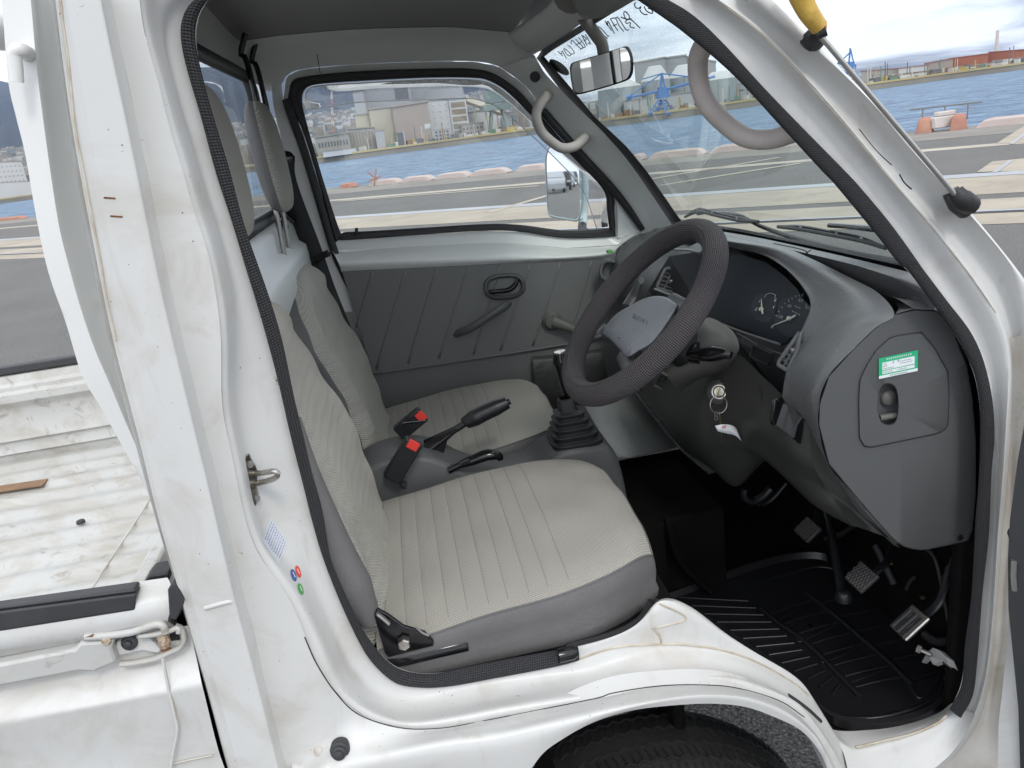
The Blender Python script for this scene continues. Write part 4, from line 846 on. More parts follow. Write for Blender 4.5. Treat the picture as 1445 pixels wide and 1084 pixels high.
text(q, '2', Y(*bil(.36, .38), yq-.0008), Vector((.0032, 0, .0)), Vector((0, 0, .003)), .0003); text(q, '4', Y(*bil(.48, .36), yq-.0008), Vector((.0032, 0, 0)), Vector((0, 0, .003)), .0003)
q.build('printed_lines', mat('dark_green_ink', (.03, .16, .10), .5), sto)
q = MB()
u = .2
while u < .82:
    a, b = bil(u, .08), bil(u+.03, .17); q.tube([Y(*a, yq-.0006), Y(*b, yq-.0006)], .0003, 4); a, b = bil(u+.03, .09), bil(u, .15); q.tube([Y(*a, yq-.0006), Y(*b, yq-.0006)], .0003, 4); u += .055
q.build('printed_lines', whitep, sto)
# top of the dashboard behind the hood: tray
q = MB(); 
back = [WS(x, y, -.03) for x, y in ((900, 318), (960, 320), (1045, 331), (1156, 354), (1266, 380), (1310, 392), (1340, 400))]
fr = L3([(985, 333, .60), (1003, 334, .56), (1031, 338, .51), (1095, 346, .43), (1136, 361, .36), (1200, 392, .25), (1240, 414, .17), (1262, 420, .13), (1290, 436, .074)])
b2 = [WS(x, y, -.05) for x, y in ((890, 322), (940, 322), (1030, 334), (1150, 360), (1255, 387), (1300, 402), (1330, 416))]
tray = L3([(985, 337, .66), (1020, 338, .56), (1060, 340, .50), (1125, 354, .40), (1180, 375, .31), (1220, 396, .24), (1250, 408, .19), (1275, 416, .13), (1298, 432, .08)])
tl = [p+Vector((.02, 0, -.035 if 2 < i < 7 else -.008)) for i, p in enumerate(tray)]
loft([back, b2, [p.lerp(q_, .35)+Vector((0, 0, .006)) for p, q_ in zip(cr(b2, 9), tray)], tl, fr], nu=80, nv=5, mb=q); dt = q.build('dash_top', plast, dash, smooth=70)
q = MB(); q.tube(cr([WS(x, y, -.052)+Vector((0, 0, .003)) for x, y in ((1092, 346), (1138, 357), (1132, 367), (1160, 376))], 20), .0009, 5); q.tube([WS(1138, 357, -.05), WS(1144, 353, -.05)], .0009, 5); q.build('panel_gap', rubber, dt)
# passenger side of the dashboard
q = MB(); P0 = [(.735, 1.170), (.66, 1.165), (.60, 1.155), (.555, 1.12), (.53, 1.08), (.525, 1.04), (.54, 1.00), (.60, .97), (.64, .90), (.66, .82)]
rows = []
for yv, ax, az in ((.80, .0, .0), (.83, .0, .0), (.88, 0, 0), (1.0, 0, 0), (1.10, -.002, -.004), (1.165, .0, -.012), (1.188, .02, -.02), (1.192, .06, -.03)):
    rows.append([Vector((x+ax*(1 if i else 0), yv, z+az*(1 if i < 6 else -1)*(0 if i == 0 else 1))) for i, (x, z) in enumerate(P0)])
rows = [cr(r, 50) for r in rows]; cols = list(map(list, zip(*rows))); cols = [cr(c, 40) for c in cols]; q.grid(cols); pd_ = q.build('passenger_dash', plast_d, dash, smooth=70)
q = MB(); q.grid([L3(oval(864, 383, 19, 17, .3), 1.14), L3(oval(864, 383, 17, 15, .3), 1.128), L3(oval(864, 383, 14.5, 12.5, .3), 1.128), L3(oval(864, 383, 13, 11, .3), 1.15), L3(oval(864, 383, .5, .5, .3), 1.15)], closeu=True)
q.build('side_vent', plast, dash, smooth=60)
MB().box(Y(860, 355, 1.1), (.012, .02, .006)).build('green_tag', green_p, dash)
# black centre fascia and cluster
q = MB()
FB = [(944, 362, .62), (985, 342, .60), (1033, 347, .50), (1078, 360, .43), (1106, 377, .37), (1128, 399, .32), (1143, 424, .28), (1140, 452, .265), (1131, 466, .26), (1111, 521, .245), (1104, 560, .235), (1085, 545, .29), (1045, 520, .36), (1040, 480, .38), (1000, 455, .46), (985, 470, .5), (955, 450, .6), (905, 440, .70), (915, 410, .72), (930, 380, .69)]
q.add([p+(p-CAM).normalized()*(.055 if p.y < .55 else .085) for p in L3(FB)], [tuple(range(len(FB)))]); 
q.build('fascia', plast_b, dash, smooth=0)
# cluster: lens face recessed inside the hood
CL = [(1000, 449, .47), (990, 420, .50), (992, 385, .52), (1012, 362, .51), (1045, 360, .47), (1080, 370, .42), (1105, 388, .37), (1125, 408, .32), (1138, 430, .285), (1130, 452, .275), (1112, 482, .265), (1100, 487, .275), (1060, 468, .36), (1030, 458, .41)]
def CLP(px, py, off=0): return PL(px, py, cp0+cnn*off, cnn)
ca_, cb_, cc_ = Y(1000, 449, .47), Y(1045, 360, .45), Y(1135, 430, .285)
cnn = (cb_-ca_).cross(cc_-ca_).normalized(); cnn = -cnn if cnn.dot(CAM-ca_) < 0 else cnn
cp0 = ca_+Vector((.028, 0, 0))
q = MB(); q.add([CLP(x, y) for x, y, _ in CL], [tuple(range(len(CL)))]); clu = q.build('instrument_cluster', mat('cluster_face', (.012, .016, .022), .35), dash, smooth=0)
q = MB(); q.add([CLP(x, y, .0006) for x, y in oval(1119, 447, 27, 29, 0, 40, 2)], [tuple(range(40))]); q.add([CLP(x, y, .0006) for x, y in oval(1079, 434, 19, 21, 0, 40, 2)], [tuple(range(40))]); each(q, 'dial_face', mat('dial_grey', (.030, .036, .043), .45), clu, smooth=0)
q = MB()
q.grid([[CLP(x, y, .001) for x, y in oval(1118, 450, 46, 46, 0, 40, 2)], [CLP(x, y, .001) for x, y in oval(1118, 450, 44.6, 44.6, 0, 40, 2)]], closeu=True) if 0 else None
# speed dial: ticks, numbers, needle
dc = (1114, 449.5)
def DP(x, y, o=.002): return CLP(x, y, o)
for (x, y, s_) in ((1088, 462, '0'), (1098, 447, '20'), (1110.5, 432, '40'), (1126.5, 424, '60'), (1136, 434, '80')):
    e1 = DP(x+3.2, y+1.1)-DP(x, y); e2 = DP(x+1.2, y-4)-DP(x, y); text(q, s_, DP(x, y+1), e1, e2, .00028)
text(q, 'km/h', DP(1122, 433), DP(1124, 434)-DP(1122, 433), DP(1122.8, 430.4)-DP(1122, 433), .00022)
for a, b in (((1094, 445.2), (1097.5, 446)), ((1098, 439), (1100, 440.5)), ((1102.5, 433), (1104.3, 434.8)), ((1107, 427.5), (1108.6, 429.5)), ((1112.6, 422.6), (1113.3, 426)), ((1117.4, 420), (1118, 422.4)), ((1122.8, 416.8), (1123.2, 419.2)), ((1133, 414.5), (1131, 418.5)), ((1127.6, 416), (1127.8, 418.2)), ((1139, 429), (1137, 431))): q.tube([DP(*a), DP(*b)], .00035, 5)
for i in range(6): q.tube([DP(1118+i*2, 438.0+i*1.0), DP(1118.6+i*2, 440.2+i*1.0)], .0003, 4)
fg = (1075.5, 438)
q.tube(cr([DP(*p) for p in ((1079.5, 420), (1080, 417), (1085, 414.2), (1090, 414.5), (1094.5, 417), (1093, 421))], 30), .0004, 5)
for a, b in (((1071, 427), (1072.5, 424)), ((1065.5, 438), (1068.5, 434)), ((1093, 426), (1095, 423.5)), ((1091, 435), (1092.5, 432))): q.tube([DP(*a), DP(*b)], .0006, 5)
text(q, 'F', DP(1093, 425.5), DP(1096, 425)-DP(1093, 425.5), DP(1094, 421.5)-DP(1093, 425), .0004); text(q, 'C', DP(1066, 439), DP(1069, 438)-DP(1066, 439), DP(1067, 435)-DP(1066, 439), .0004)
q.build('dial_print', mat('dial_white', (.6, .62, .62), .5), clu)
q = MB(); nd = mat('needle', (.62, .60, .52), .5)
q.tube([DP(1090, 459.5, .005), DP(1111, 451.5, .005), DP(1115, 449.7, .005), DP(1122.5, 445.2, .005)], [.0005, .0012, .0022, .0016], 8); q.lathe(DP(1115, 450, .0), cnn, [(.0036, 0), (.0036, .005), (.0025, .006), (0, .006)], 18)
q.tube([DP(1074.3, 421.5, .005), DP(1074.9, 434, .005), DP(1076, 443, .005)], [.0005, .0012, .0018], 8); q.lathe(DP(1075.8, 437, .0), cnn, [(.0034, 0), (.0034, .005), (.0025, .006), (0, .006)], 18)
each(q, 'needle', nd, clu)
MB().lathe(DP(1109.5, 408, .0005), cnn, [(.0022, 0), (.0018, .0005), (0, .0006)], 12).build('warning_lamp', mat('dark_red', (.08, .01, .01), .4), clu)
# silver-blue edge on the lens and lower rim of the fascia
q = MB(); q.tube(cr(L3([(1000, 449, .45), (1040, 466, .39), (1100, 486, .27)]), 30), .003, 8, flat=.6); q.tube(cr(L3([(1040, 470, .40), (1075, 490, .33), (1104, 500, .27)]), 20), .0012, 6)
q.tube(cr([p+Vector((.012, 0, -.003)) for p in L3([(1106, 377, .36), (1128, 399, .31), (1142, 424, .275), (1140, 452, .262)])], 24), .0025, 8, flat=.5)
q.build('cluster_trim', plast_d, dash, smooth=80)
# vents
def vent(name, quad, nsl, parent, m=plast_d, bars=3, mk=True):
    q = MB(); c = [Y(*p) for p in quad]; pth = [c[0].lerp(c[1], t) for t in (.08, .92)]+[c[1].lerp(c[2], t) for t in (.08, .92)]+[c[2].lerp(c[3], t) for t in (.08, .92)]+[c[3].lerp(c[0], t) for t in (.08, .92)]
    q.tube(pth, .0035, 8, closed=True); o = q.build(name, m, parent, smooth=80)
    n = (c[1]-c[0]).cross(c[3]-c[0]).normalized(); n = n if n.dot(CAM-c[0]) < 0 else -n
    q = MB(); q.add([p+n*.022 for p in c], [(0, 1, 2, 3)])
    for i in range(1, nsl):
        t = i/nsl; a, b = c[0].lerp(c[3], t), c[1].lerp(c[2], t); q.plate([a, b, b+n*.016, a+n*.016], (c[3]-c[0])*.03)
    q.build('louvre', m, o, smooth=0)
    for i in range(1, bars):
        t = i/bars; a, b = c[0].lerp(c[1], t), c[3].lerp(c[2], t); q = MB(); q.tube([a, b], .0014, 6); q.build('vent_bar', m, o)
    if mk: q = MB(); m_ = (c[0]+c[2])/2; q.box(m_-n*.002, (.009, .006, .006)); q.build('vent_tab', steel, o, bevel=.001)
vp_ = plast
vent('air_vent', [(940, 378, .70), (970, 386, .66), (958, 416, .66), (926, 406, .71)], 5, dash, m=vp_)
vent('air_vent', [(976, 390, .64), (1000, 396, .60), (985, 424, .60), (962, 418, .645)], 4, dash, m=vp_)
vent('air_vent', [(1131, 466, .235), (1126, 492, .23), (1112, 523, .235), (1097, 514, .255)], 5, dash, m=vp_, bars=2)
vent('heater_slot', [(934, 526, .62), (950, 535, .58), (945, 555, .60), (922, 543, .64)], 3, dash, mk=False)
q = MB(); q.tube(cr(L3([(924, 408, .68), (950, 418, .64), (975, 430, .60)]), 20), .004, 8, flat=.6); q.tube(cr(L3([(950, 352, .62), (970, 353, .6), (990, 357, .57)]), 20), .005, 8, flat=.5); q.tube(cr(L3([(932, 420, .70), (912, 450, .68), (904, 470, .68)]), 12), .003, 8)
q.build('fascia_trim', plast, dash, smooth=80)
q = MB(); c4 = L3([(1064, 487, .33), (1089, 500, .28), (1084, 516, .28), (1058, 503, .33)]); q.tube([c4[0], c4[1], c4[2], c4[3]], .0015, 6, closed=True); q.plate(c4, (.006, 0, 0)); q.build('blank_switch', plast_b, dash)
# steering column cover
q = MB()
loft([L3([(960, 470, .44), (985, 452, .42), (1003, 449, .40), (1018, 455, .37)]), L3([(950, 500, .42), (985, 462, .38), (1010, 462, .355), (1036, 470, .34)]), L3([(940, 523, .40), (985, 485, .35), (1020, 478, .33), (1043, 488, .325)]), L3([(945, 536, .40), (985, 515, .345), (1016, 505, .33), (1040, 500, .33)]), L3([(952, 546, .42), (985, 530, .375), (1008, 522, .36), (1030, 514, .355)]), L3([(960, 552, .46), (985, 536, .44), (1010, 528, .43), (1032, 520, .42)])], nu=30, nv=5, mb=q); cc = q.build('column_cover', column, truck, smooth=80)
q = MB(); q.lathe(Y(985, 498, .35), Vector((.5, -1, .1)), [(.018, -.01), (.018, .004), (.014, .006), (0, .006)], 20).build('stalk_socket', gloss_b, cc)
q = MB(); q.tube([Y(978, 500, .345), Y(998, 500, .31), Y(1020, 499, .285), Y(1032, 502, .275)], [.0085, .011, .0125, .006], 16, smooth=24); q.build('light_stalk', gloss_b, cc, smooth=80)
MB().tube([Y(1012, 488, .29), Y(1013, 508, .285)], .0132, 16).build('stalk_ring', rubber2, cc) if 0 else None
# lower dash: skirt with ignition, then bulge running to the side panel
q = MB()
loft([L3([(905, 515, .70), (945, 527, .60), (985, 530, .47), (1010, 517, .42), (1040, 500, .37), (1075, 530, .31), (1104, 558, .24), (1140, 600, .215)]),
      L3([(905, 560, .70), (935, 580, .60), (975, 590, .46), (1005, 590, .41), (1045, 585, .35), (1075, 600, .29), (1112, 630, .235), (1150, 660, .21)]),
      L3([(925, 585, .70), (950, 612, .60), (985, 630, .47), (1010, 635, .42), (1050, 630, .36), (1085, 640, .30), (1125, 670, .25), (1170, 695, .21)]),
      L3([(945, 615, .72), (965, 635, .62), (1005, 662, .50), (1035, 684, .45), (1074, 647, .37), (1100, 668, .32), (1147, 711, .25), (1202, 741, .17)]),
      L3([(950, 612, .76), (975, 636, .66), (1010, 660, .56), (1042, 684, .52), (1082, 650, .44), (1106, 668, .38), (1152, 711, .31), (1206, 742, .22)])], nu=90, nv=6, mb=q)
loft([L3([(1140, 600, .215), (1150, 660, .205), (1170, 695, .2), (1202, 741, .17)]), L3([(1190, 690, .185), (1205, 712, .178), (1222, 733, .17), (1247, 757, .15)]), L3([(1215, 715, .14), (1232, 738, .13), (1250, 757, .12), (1280, 776, .10)])], nu=30, nv=4, mb=q)
lo = q.build('lower_dash', mat('lower_plastic', (.055, .056, .050), .5, bumps=[('vor', 400, .3, .001)], var=.2, vs=6), dash, smooth=80)
q = MB(); q.tube(cr(L3([(1028, 597, .392), (1050, 600, .35), (1074, 597, .30)]), 20), .0011, 5); q.tube(cr(L3([(1074, 597, .30), (1076, 570, .296), (1072, 542, .30)]), 16), .0011, 5); q.build('panel_gap', rubber, lo)
for k_ in range(4):
    q = MB(); q.tube(L3([(893+k_*5, 548-k_*1, .73), (925+k_*5, 590-k_, .71), (962+k_*5, 634-k_, .68), (1002+k_*3, 668-k_, .60)]), .0035, 6, smooth=24); q.build('trim_rib', plast_d, lo, smooth=80)
# ignition lock
ic = Y(1015, 553, .395); ia = Vector((-.45, -.82, .35)).normalized()
q = MB(); q.lathe(ic, ia, [(.024, -.03), (.021, -.004), (.0165, .000), (.0155, .003), (.013, .004), (.0125, .001), (.010, .001), (.0095, .005), (0, .005)], 32); ig = q.build('ignition_lock', column, lo, smooth=40)
q = MB(); q.lathe(ic, ia, [(.0128, .0035), (.0122, .0048), (.0105, .0048), (.0100, .003)], 32); q.lathe(ic, ia, [(.0085, .0045), (.008, .0065), (0, .0065)], 24); q.build('lock_ring', chrome, ig)
# switch blanks and plug at the right of the lower dash
q = MB(); q.plate(L3([(1089, 563, .243), (1100, 560, .242), (1104, 572, .24), (1096, 597, .24), (1088, 600, .24), (1085, 592, .24)]), (.004, -.004, 0)); 
for p in ((1098, 566), (1090, 592)): q.lathe(Y(*p, .238), (-.3, -1, 0), [(.002, 0), (0, .002)], 8)
q.build('relay_plug', gloss_b, lo, bevel=.001)
q = MB(); q.plate(L3([(1105, 570, .236), (1128, 588, .226), (1117, 616, .226), (1095, 600, .236)]), (.003, -.003, 0)); q.tube(L3([(1112, 578, .228), (1105, 607, .228)]), .0008, 5); q.build('blank_switch', plast_d, lo)
q = MB(); q.plate(L3([(1129, 588, .22), (1130, 600, .22), (1126, 626, .22), (1117, 617, .22), (1121, 600, .222)]), (.003, -.003, 0)); q.build('bulb_socket', gloss_b, lo)

# ================================================================ steering wheel
WC = Vector((.3589, .38, 1.1486)); th_, ps_, WR, wr_ = .7814, .0366, .1578, .0191
wn = Vector((-math.sin(th_)*math.cos(ps_), -math.sin(th_)*math.sin(ps_), math.cos(th_))); wa = wn.cross(Vector((0, 1, 0))).normalized(); wb = wn.cross(wa)
sw = bpy.data.objects.new('steering_wheel', None); COL.objects.link(sw); sw.parent = truck; sw.location = WC-truck.location
def WP(a, b, c=0): return WC+wa*a+wb*b+wn*c
def wpx(px, py, c): return PL(px, py, WC+wn*c, wn)
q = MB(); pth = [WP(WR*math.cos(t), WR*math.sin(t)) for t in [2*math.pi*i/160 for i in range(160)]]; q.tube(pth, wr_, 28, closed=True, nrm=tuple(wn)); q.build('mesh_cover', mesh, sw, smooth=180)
# hub pad: outline traced on the plane just under the rim
HUB = [(849, 470), (857, 457), (870, 443), (890, 431), (905, 423), (922, 418), (938, 419), (950, 425), (957, 431), (953, 440), (948, 448), (938, 463), (925, 480), (915, 489), (900, 497), (886, 505), (876, 495), (862, 480)]
q = MB()
def hubr(k, off):
    cx_, cy_ = 903, 461; return [wpx(cx_+(x-cx_)*k, cy_+(y-cy_)*k, off) for x, y in HUB]
q.grid([cr(r+[r[0]], 91)[:-1] for r in (hubr(.97, -.048), hubr(1.0, -.030), hubr(.985, -.021), hubr(.94, -.0165), hubr(.6, -.0135), hubr(.05, -.0125), hubr(.001, -.0125))], closeu=True); hp = q.build('hub_pad', padm, sw, smooth=80)
q = MB(); text(q, 'SUZUKI', wpx(892.5, 448, -.0128), wpx(896, 449.9, -.0128)-wpx(892.5, 448, -.0128), wpx(894.3, 442.8, -.0128)-wpx(892.5, 448, -.0128), .00045)
q.build('embossed_name', gloss_b, hp)
q = MB(); q.tube([wpx(872, 476, -.0135), wpx(874, 476.5, -.0135), wpx(873, 479, -.0135)], .0006, 5); q.build('horn_mark', gloss_b, hp)
q = MB()
for ends in ([wpx(856, 464, -.036), wpx(846, 472, -.034), wpx(829, 482, -.02), wpx(815, 500, -.004)], [wpx(880, 500, -.036), wpx(886, 516, -.034), wpx(890, 530, -.02), wpx(894, 537, -.004)], [wpx(945, 425, -.036), wpx(960, 432, -.03), wpx(990, 440, -.01)], [wpx(885, 432, -.036), wpx(895, 415, -.034), wpx(905, 395, -.02)]):
    q.tube(ends, [.016, .014, .011, .010][:len(ends)], 12, smooth=24, flat=.5, nrm=tuple(wn))
q.build('spoke', plast_d, sw, smooth=80)
q = MB(); q.tube([WP(0, 0, -.03), WP(0, 0, -.07), WP(.0, 0, -.11)], [.028, .032, .034], 24); q.build('wheel_boss', plast_b, sw, smooth=60)
# pedals and column shaft
def pad(mb, c, u, v, n, w, h, t=.008):
    R = Matrix((u, v, n)).transposed(); mb.box(c, (w, h, t), R)
def pedal(name, px, py, x, w, h, arm, rubberm, hexes=True):
    w *= .84; h *= .84; c = X(px, py, x); n = Vector((-.62, -.12, .78)).normalized(); u = Vector((0, 1, 0)); u = (u-n*u.dot(n)).normalized(); v = n.cross(u); 
    q = MB(); pad(q, c, u, v, n, w, h); 
    t_ = bpy.data.objects.new(name, None); COL.objects.link(t_); t_.parent = truck; t_.location = c-truck.location
    q.build('pedal_pad', rubber, t_, bevel=.003)
    if hexes:
        q = MB()
        for i in range(7):
            for j in range(6):
                cu, cv = (i-3+(.5 if j % 2 else 0))*w/7.6, (j-2.5)*h/6.6
                if abs(cu) > w*.46: continue
                ring = [c+n*.0045+u*(cu+math.cos(a)*w*.062)+v*(cv+math.sin(a)*h*.072) for a in [k*math.pi/3 for k in range(6)]]
                q.tube(ring, .00055, 4, closed=True)
        q.build('pedal_grip', pedalm, t_)
    q = MB(); q.tube([c-n*.004]+[Vector(a) for a in arm], .007, 8, smooth=16, flat=.6); q.build('pedal_arm', plast_b, t_)
    return t_, c, u, v, n
pedal('clutch_pedal', 1140, 748, .62, .050, .043, [X(1152, 735, .66), X(1160, 700, .72), X(1160, 660, .78)], None)
pedal('brake_pedal', 1216, 815, .62, .050, .047, [X(1245, 800, .66), X(1262, 770, .72), X(1270, 700, .78)], None)
t_, c, u, v, n = pedal('accelerator_pedal', 1285, 880, .66, .040, .058, [X(1300, 872, .68), X(1325, 850, .70), X(1340, 800, .74)], None, False)
q = MB(); pad(q, c+n*.004, u, v, n, .036, .049, .004); q.build('chrome_frame', chrome, t_, bevel=.002)
q = MB()
for i in (-1, 0, 1): q.tube([c+n*.0072+u*.012*i-v*.016, c+n*.0085+u*.012*i+v*.022], .0042, 8, flat=.5, nrm=tuple(n))
q.build('rubber_strip', rubber, t_)
q = MB(); q.tube([X(1140, 640, .76), X(1163, 712, .70), X(1178, 780, .66), X(1187, 836, .63)], .008, 10, smooth=20); q.lathe(X(1190, 842, .63), (0, 0, 1), [(.014, -.006), (.014, .004), (.009, .012), (0, .012)], 16); q.build('steering_shaft', plast_b, truck, smooth=60)
q = MB(); q.plate([X(1300, 935, .70), X(1308, 920, .70), X(1316, 914, .70), X(1325, 918, .70), X(1338, 930, .70), X(1342, 942, .70), X(1330, 933, .69), X(1316, 938, .69), X(1310, 926, .69)], (.01, 0, -.006)); sb_ = q.build('stop_bracket', mat('bracket_white', (.55, .55, .54), .4), truck, bevel=.001)
q = MB(); q.tube([X(1297, 916, .68), X(1314, 924, .69)], .0032, 8); q.lathe(X(1297, 916, .68), X(1314, 924, .69)-X(1297, 916, .68), [(.0062, -.003), (.0062, .003), (0, .003)], 6); q.build('stop_bolt', steel, sb_, smooth=30)
q = MB()
for pts, r in (([(1165, 760), (1185, 755), (1200, 745), (1212, 738)], .005), ([(1290, 815), (1283, 822), (1279, 832)], .003), ([(1330, 820), (1345, 790), (1347, 770)], .004), ([(1300, 770), (1320, 790), (1335, 860), (1345, 905)], .003), ([(1345, 905), (1320, 905), (1305, 895)], .007), ([(1235, 770), (1250, 800), (1262, 825)], .006)):
    q.tube(cr([X(a, b, .76) for a, b in pts], 20), r, 8)
each(q, 'cable', rubber2, truck, smooth=80)
q = MB()
for a, b in ((1258, 795), (1303, 843)): q.lathe(X(a, b, .76), (-1, 0, 0), [(.004, 0), (.003, .005), (0, .005)], 10)
each(q, 'clip', brass, truck)
q = MB(); q.tube(cr(L3([(1052, 690, .5), (1050, 700, .5), (1062, 708, .5), (1078, 700, .5), (1088, 690, .5)]), 20), .008, 8); q.tube(cr(L3([(1055, 705, .5), (1075, 712, .5), (1090, 705, .5), (1110, 682, .5)]), 20), .004, 8); q.build('column_bracket', plast_b, truck, smooth=80)
# ignition key (own thing) with ring, second key and paper tag
ky = empty('ignition_key', ic+ia*.008, 'ignition key with ring and small white paper tag hanging from the steering column lock', 'key')
q = MB(); kd = Vector((.35, 0, .9)).normalized(); q.plate([ic+ia*.006+kd*-.006, ic+ia*.006+kd*.006, ic+ia*.022+kd*.009, ic+ia*.022-kd*.009], ia.cross(kd)*.002); q.build('key_head', brass, ky, bevel=.0005)
rc = Y(1014, 571, .355); q = MB(); q.tube([rc+Vector((.0145*math.cos(a), .003*math.sin(a), .0145*math.sin(a))) for a in [2*math.pi*i/40 for i in range(40)]], .0009, 8, closed=True); q.build('key_ring', chrome, ky, smooth=80)
q = MB(); q.tube(L3([(1015, 581, .354), (1017, 600, .354), (1019, 626, .354)]), .0019, 8, flat=.4); q.build('spare_key', brass, ky)
q = MB()
for a, b in ((1010.5, 584), (1010.8, 590)): q.tube([Y(a, b, .354)+Vector((.0028*math.cos(t), 0, .0036*math.sin(t))) for t in [2*math.pi*i/16 for i in range(16)]], .0008, 6, closed=True)
each(q, 'chain_link', chrome, ky)
q = MB(); q.grid([cr(L3([(1009, 601, .352), (1020, 599, .350), (1032, 600, .352), (1039, 604, .354)]), 12), cr(L3([(1013, 609, .351), (1026, 612, .349), (1038, 615, .350), (1047, 623, .352)]), 12)]); tg = q.build('paper_tag', whitep, ky, solid=.0004, smooth=80)
q = MB(); q.tube([Y(1022, 602.5, .3485)+Vector((.0034*math.cos(t), 0, .0016*math.sin(t))) for t in [2*math.pi*i/16 for i in range(16)]], .0006, 6, closed=True); q.build('tag_eyelet', red_p, tg)

# ================================================================ rubber floor mat (loose)
mz = .507
mt = empty('floor_mat', (.6, .25, mz), 'black ribbed rubber mat on the driver side floor', 'floor mat')
MO = [(930, 848), (960, 858), (990, 874), (1030, 902), (1080, 936), (1125, 968), (1150, 1000), (1180, 1022), (1220, 1029), (1262, 1027), (1300, 1018), (1335, 995), (1350, 955), (1342, 930), (1320, 900), (1270, 850), (1210, 810), (1160, 786), (1100, 790), (1020, 815)]
ol = cr([Z(x, y, mz) for x, y in MO]+[Z(*MO[0], mz)], 121)[:-1]; cn = sum(ol, Vector())/len(ol)
q = MB(); q.grid([[p+Vector((0, 0, -.004)) for p in ol], [p+Vector((0, 0, .012)) for p in ol], [p.lerp(cn, .03)+Vector((0, 0, .014)) for p in ol], [p.lerp(cn, .06)+Vector((0, 0, .002)) for p in ol], [p.lerp(cn, .98) for p in ol]], closeu=True); q.build('mat_sheet', matm, mt, smooth=50)
q = MB()
def mline(pts, r=.0035, h=.003): q.tube(cr([Z(x, y, mz+h) for x, y in pts], max(8, 4*len(pts))), r, 6, flat=.7, nrm=(0, 0, 1))
mline([(1073, 859), (1100, 880), (1135, 905), (1170, 938), (1213, 982)], .006); mline([(1138, 837), (1170, 862), (1215, 900), (1250, 930), (1288, 967)], .006)
mline([(1182, 1012), (1230, 1013), (1280, 1003), (1318, 985), (1336, 950), (1335, 925)], .004)
for i in range(14):
    t = i/13; a = (930+t*235, 845+t*150); b = (1062+t*140, 850+t*128)
    if a[0] < 1150: mline([(a[0]+28, a[1]-6+4), (b[0]*.5+a[0]*.5+10, (a[1]+b[1])*.5-2), (b[0]-6, b[1]-2)], .0028)
for i in range(8):
    t = (i+.3)/8; a = (1082+t*135, 862+t*118); b = (1142+t*142, 842+t*124)
    mline([(a[0], a[1]), ((a[0]+b[0])/2, (a[1]+b[1])/2-1), b], .003)
    if i % 2 == 0: mline([(a[0]+4, a[1]+6), (a[0]+10, a[1]+9), (b[0]-4, b[1]+4), b], .002)
for i in range(5):
    t = i/5; a = (1160+t*125, 850+t*100); mline([a, (a[0]+40, a[1]-8)], .003)
mline([(1282, 960), (1290, 978), (1300, 985), (1320, 968), (1332, 946)], .003); mline([(1282, 960), (1330, 946)], .003); mline([(1080, 820), (1150, 800), (1190, 806)], .004)
q.build('mat_rib', matm, mt, smooth=80)
# ================================================================ cargo bed
bed = bpy.data.objects.new('cargo_bed', None); COL.objects.link(bed); bed.parent = truck; bed.location = Vector((-1.2, .65, .7))-truck.location
q = MB(); zf = .785; yb = [.03]+[.06+i*.0775 for i in range(16)]+[1.30]; rows = []
xs = [-2.2, -1.6, -1.2, -.9, -.6, -.34]
ys = []; 
for i in range(15):
    y0 = .06+i*.083; ys += [(y0, 0), (y0+.012, .006), (y0+.042, .006), (y0+.054, 0)]
ys = [(.02, 0)]+ys+[(1.305, 0)]
q.grid([[Vector((x, y, zf+h)) for y, h in ys] for x in xs]); fl = q.build('bed_floor', bedpaint, bed, smooth=30)
q = MB(); q.tube([Vector((-.62, y, zf+.0065)) for y in (.03, .4, .8, 1.3)], .0018, 6); q.build('floor_seam', dirty, bed)
pt = Z(114, 737, zf+.008); MB().lathe(pt, (0, 0, 1), [(.009, -.002), (.008, .004), (.003, .006), (0, .006)], 12).build('bolt', rubber2, bed)
# left side gate (far), seen from inside
q = MB(); gz = [(1.302, .785), (1.300, .80), (1.292, .806), (1.300, .822), (1.300, .835), (1.290, .842), (1.298, .860), (1.305, .885), (1.307, .915), (1.302, .93), (1.285, .945), (1.285, .965), (1.30, .972), (1.300, .982), (1.310, .990), (1.315, 1.008), (1.340, 1.010), (1.345, .80)]
q.grid([[Vector((x, y, z)) for y, z in gz] for x in (-2.2, -1.5, -.9, -.36)]); q.build('side_gate', bedpaint, bed, smooth=35)
q = MB(); q.box((-1.3, 1.335, 1.022), (1.9, .03, .020)); q.build('gate_rubber', rubber2, bed, bevel=.003)
# front bulkhead of the bed under the rear window
q = MB(); q.box((-.345, .65, .90), (.02, 1.28, .26)); q.build('front_board', bedpaint, bed, bevel=.004)
